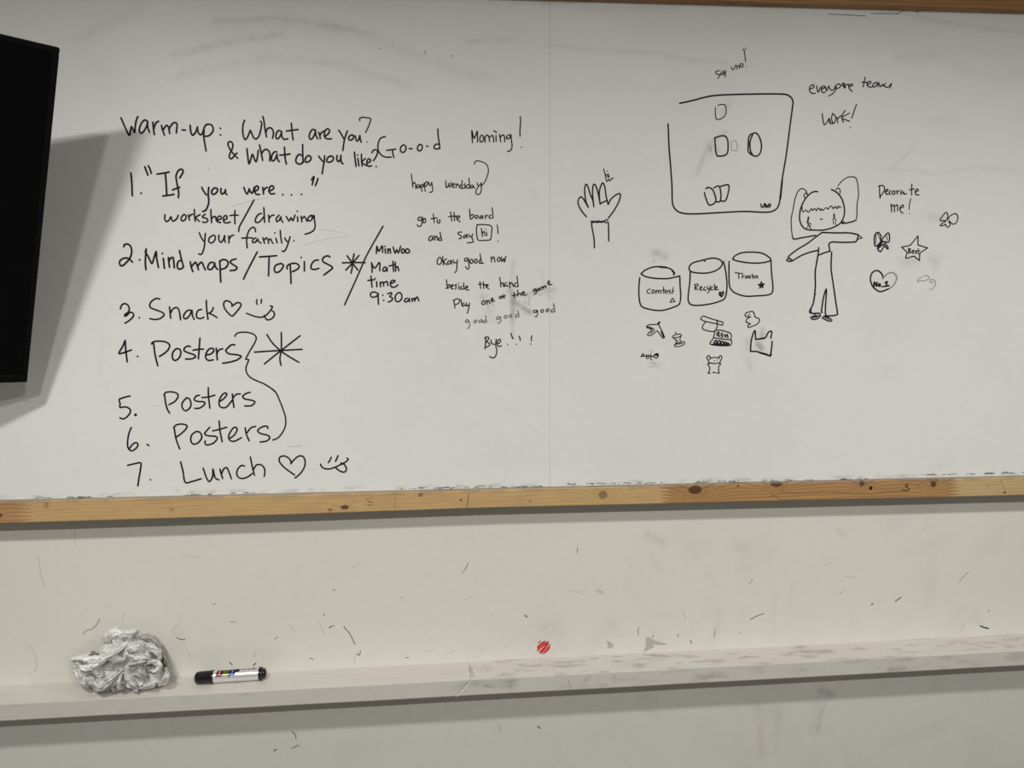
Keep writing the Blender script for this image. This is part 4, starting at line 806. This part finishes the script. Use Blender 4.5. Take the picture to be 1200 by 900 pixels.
def tri(Fn, r):
    o_ = []
    for a, b, c, d in Fn.tolist(): o_ += [[a, b, c], [a, c, d]] if r.random() < .5 else [[a, b, d], [b, c, d]]
    return o_
def add(Vn, Fn, shade):
    o = sum(len(a) for a in TV_); TV_.append(Vn); TF.extend([[i+o for i in t] for t in Fn]); TC.append(np.broadcast_to(shade, (len(Vn), 3)))
Gc = np.array([.72, .72, .70])
tone_ = (.70+.30*fbm(Wc[:, 0]*35, Wc[:, 1]*35, Wc[:, 2]*35, 9))[:, None]
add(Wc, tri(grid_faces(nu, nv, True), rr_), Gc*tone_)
def fold(pts, wd, Yc, bulge, tone=1.0, seed=0, na=30, nc=13):
    """a band of tissue following a spine of crop points; wd in crop units, Yc depth along the spine"""
    pts = np.array(pts, float); Yc = np.interp(np.linspace(0, 1, na), np.linspace(0, 1, len(Yc)), Yc); wd = np.interp(np.linspace(0, 1, na), np.linspace(0, 1, len(wd)), wd)
    q = np.vstack([2*pts[0]-pts[1], pts, 2*pts[-1]-pts[-2]]); o_ = []
    for t in np.linspace(0, len(pts)-1-1e-6, na):
        i = int(t)+1; t -= int(t)
        o_.append(.5*((2*q[i])+(-q[i-1]+q[i+1])*t+(2*q[i-1]-5*q[i]+4*q[i+1]-q[i+2])*t*t+(-q[i-1]+3*q[i]-3*q[i+1]+q[i+2])*t**3))
    sp_ = np.array(o_); tg = np.gradient(sp_, axis=0); tg /= np.linalg.norm(tg, axis=1)[:, None]; nm_ = np.stack([-tg[:, 1], tg[:, 0]], 1)
    r = np.random.default_rng(seed); cr = np.sort(r.uniform(-.8, .8, 3)); ca = r.uniform(-.35, .35, 3); dep = r.uniform(.003, .008, 3)
    Vn = []
    for i in range(na):
        x = i/(na-1); e = math.sin(math.pi*(i+.5)/na)**.35
        for j in range(nc):
            t = -1+2*j/(nc-1)
            rag = 1+.34*(noise(i*.55, 3.3*np.sign(t), 0, seed)-.5)
            a = sp_[i]+nm_[i]*wd[i]*t*e*rag+r.normal(0, 2.0, 2)
            cre = 0                                      # sharp lengthwise creases
            for c0, c1, dd in zip(cr, ca, dep): cre += dd*max(0, 1-abs(t-(c0+c1*(x-.5)*2))/.30)
            y = Yc[i]-bulge*1.15*(1-abs(t)**1.6)*e+cre+.024*abs(t)**5+(1-e)*.014
            Vn.append(P(*c2(*a), y))
    Vn = np.array(Vn)-tc_
    Vn[:, 1] += facet(Vn, seed+30, 900, .0026)
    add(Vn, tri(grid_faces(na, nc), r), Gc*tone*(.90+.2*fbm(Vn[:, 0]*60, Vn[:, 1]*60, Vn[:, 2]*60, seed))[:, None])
# bands seen in the wad, back to front
fold([(470, 250), (500, 180), (560, 150), (640, 170)], (50, 75, 60), (-.050, -.052, -.050), .012, 1.18, 1)
fold([(560, 230), (640, 170), (720, 150), (770, 110)], (50, 60, 40), (-.050, -.056, -.048), .010, 1.12, 2)
fold([(700, 130), (800, 180), (900, 200), (985, 270), (1010, 340)], (30, 38, 40, 22), (-.048, -.052, -.050), .008, .62, 3)
fold([(840, 235), (920, 290), (985, 350), (1020, 430)], (30, 62, 50, 20), (-.058, -.062, -.056), .010, 1.0, 4)
fold([(640, 350), (720, 310), (800, 300), (860, 300)], (30, 70, 60, 20), (-.062, -.068, -.062), .010, 1.12, 5)
fold([(640, 360), (740, 385), (840, 385), (930, 400)], (22, 45, 42, 15), (-.066, -.070, -.064), .010, 1.05, 6)
fold([(110, 412), (190, 405), (290, 415), (400, 400), (470, 370)], (26, 48, 52, 30), (-.052, -.060, -.062), .010, 1.3, 7)
fold([(150, 440), (240, 500), (330, 480), (450, 400), (560, 340), (700, 240)], (22, 60, 58, 50, 42, 34), (-.055, -.064, -.068, -.062), .012, 1.22, 8)
fold([(130, 500), (190, 570), (250, 640), (290, 690)], (25, 45, 42, 18), (-.055, -.058, -.060), .008, 1.16, 9)
fold([(480, 500), (540, 440), (620, 420), (690, 420)], (40, 80, 72, 30), (-.060, -.064, -.060), .008, .78, 10)
fold([(300, 560), (330, 640), (400, 700), (470, 660), (540, 590), (650, 500)], (35, 52, 50, 45, 38, 26), (-.062, -.068, -.072, -.068), .012, .92, 11)
fold([(420, 500), (430, 560), (400, 620)], (22, 34, 20), (-.062, -.066, -.062), .008, .85, 12)
fold([(640, 520), (600, 590), (590, 660), (610, 720)], (16, 34, 36, 18), (-.066, -.072, -.064), .009, 1.22, 13)
fold([(690, 470), (760, 450), (840, 430), (900, 440)], (16, 28, 26, 14), (-.070, -.074, -.068), .008, 1.05, 14)
fold([(660, 520), (760, 520), (840, 560), (900, 600)], (34, 52, 50, 26), (-.066, -.070, -.066), .008, .74, 15)
fold([(660, 600), (730, 640), (770, 700), (800, 730)], (30, 52, 46, 16), (-.064, -.066, -.060), .008, .86, 16)
fold([(800, 700), (870, 690), (940, 660), (980, 640)], (16, 36, 32, 14), (-.062, -.064, -.060), .008, 1.12, 17)
fold([(870, 460), (910, 430), (970, 440), (1000, 480), (960, 530), (900, 520)], (22, 32, 36, 34, 30, 20), (-.068, -.074, -.072), .010, 1.2, 18)
fold([(1060, 490), (1070, 560), (1040, 630), (985, 680)], (22, 42, 46, 20), (-.054, -.060, -.056), .009, 1.1, 19)
fold([(520, 620), (530, 680), (560, 735)], (20, 30, 18), (-.062, -.064, -.058), .008, .95, 20)
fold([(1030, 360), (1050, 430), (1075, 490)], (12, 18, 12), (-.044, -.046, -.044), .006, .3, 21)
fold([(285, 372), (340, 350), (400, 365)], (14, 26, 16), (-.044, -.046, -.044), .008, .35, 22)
TVs = np.vstack(TV_)+tc_
TVs[:, 1] = np.minimum(TVs[:, 1], -.0025); TVs[:, 2] = np.maximum(TVs[:, 2], ZT+.0006)
base_ = Vector((float(tc_[0]), float(-.035), ZT))
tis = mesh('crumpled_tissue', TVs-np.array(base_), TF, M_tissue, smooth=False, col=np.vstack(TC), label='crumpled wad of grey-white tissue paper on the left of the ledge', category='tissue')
tis.location = base_

# ------------------------------------------------------------------ ceiling lamps (above the frame)
for x, y, z, p in LAMPS:
    v_, f_ = lathe([(0, .09), (.03, .09), (.03, .068), (.012, .066)], 32)
    V = np.stack([v_[:, 1], v_[:, 2], -v_[:, 0]], 1)
    o = mesh('lamp_trim', V, f_[:-2], M_trimlamp, smooth=False); o.name = 'ceiling_light'
    o.location = (x, y, z+.032); o['kind'] = 'structure'
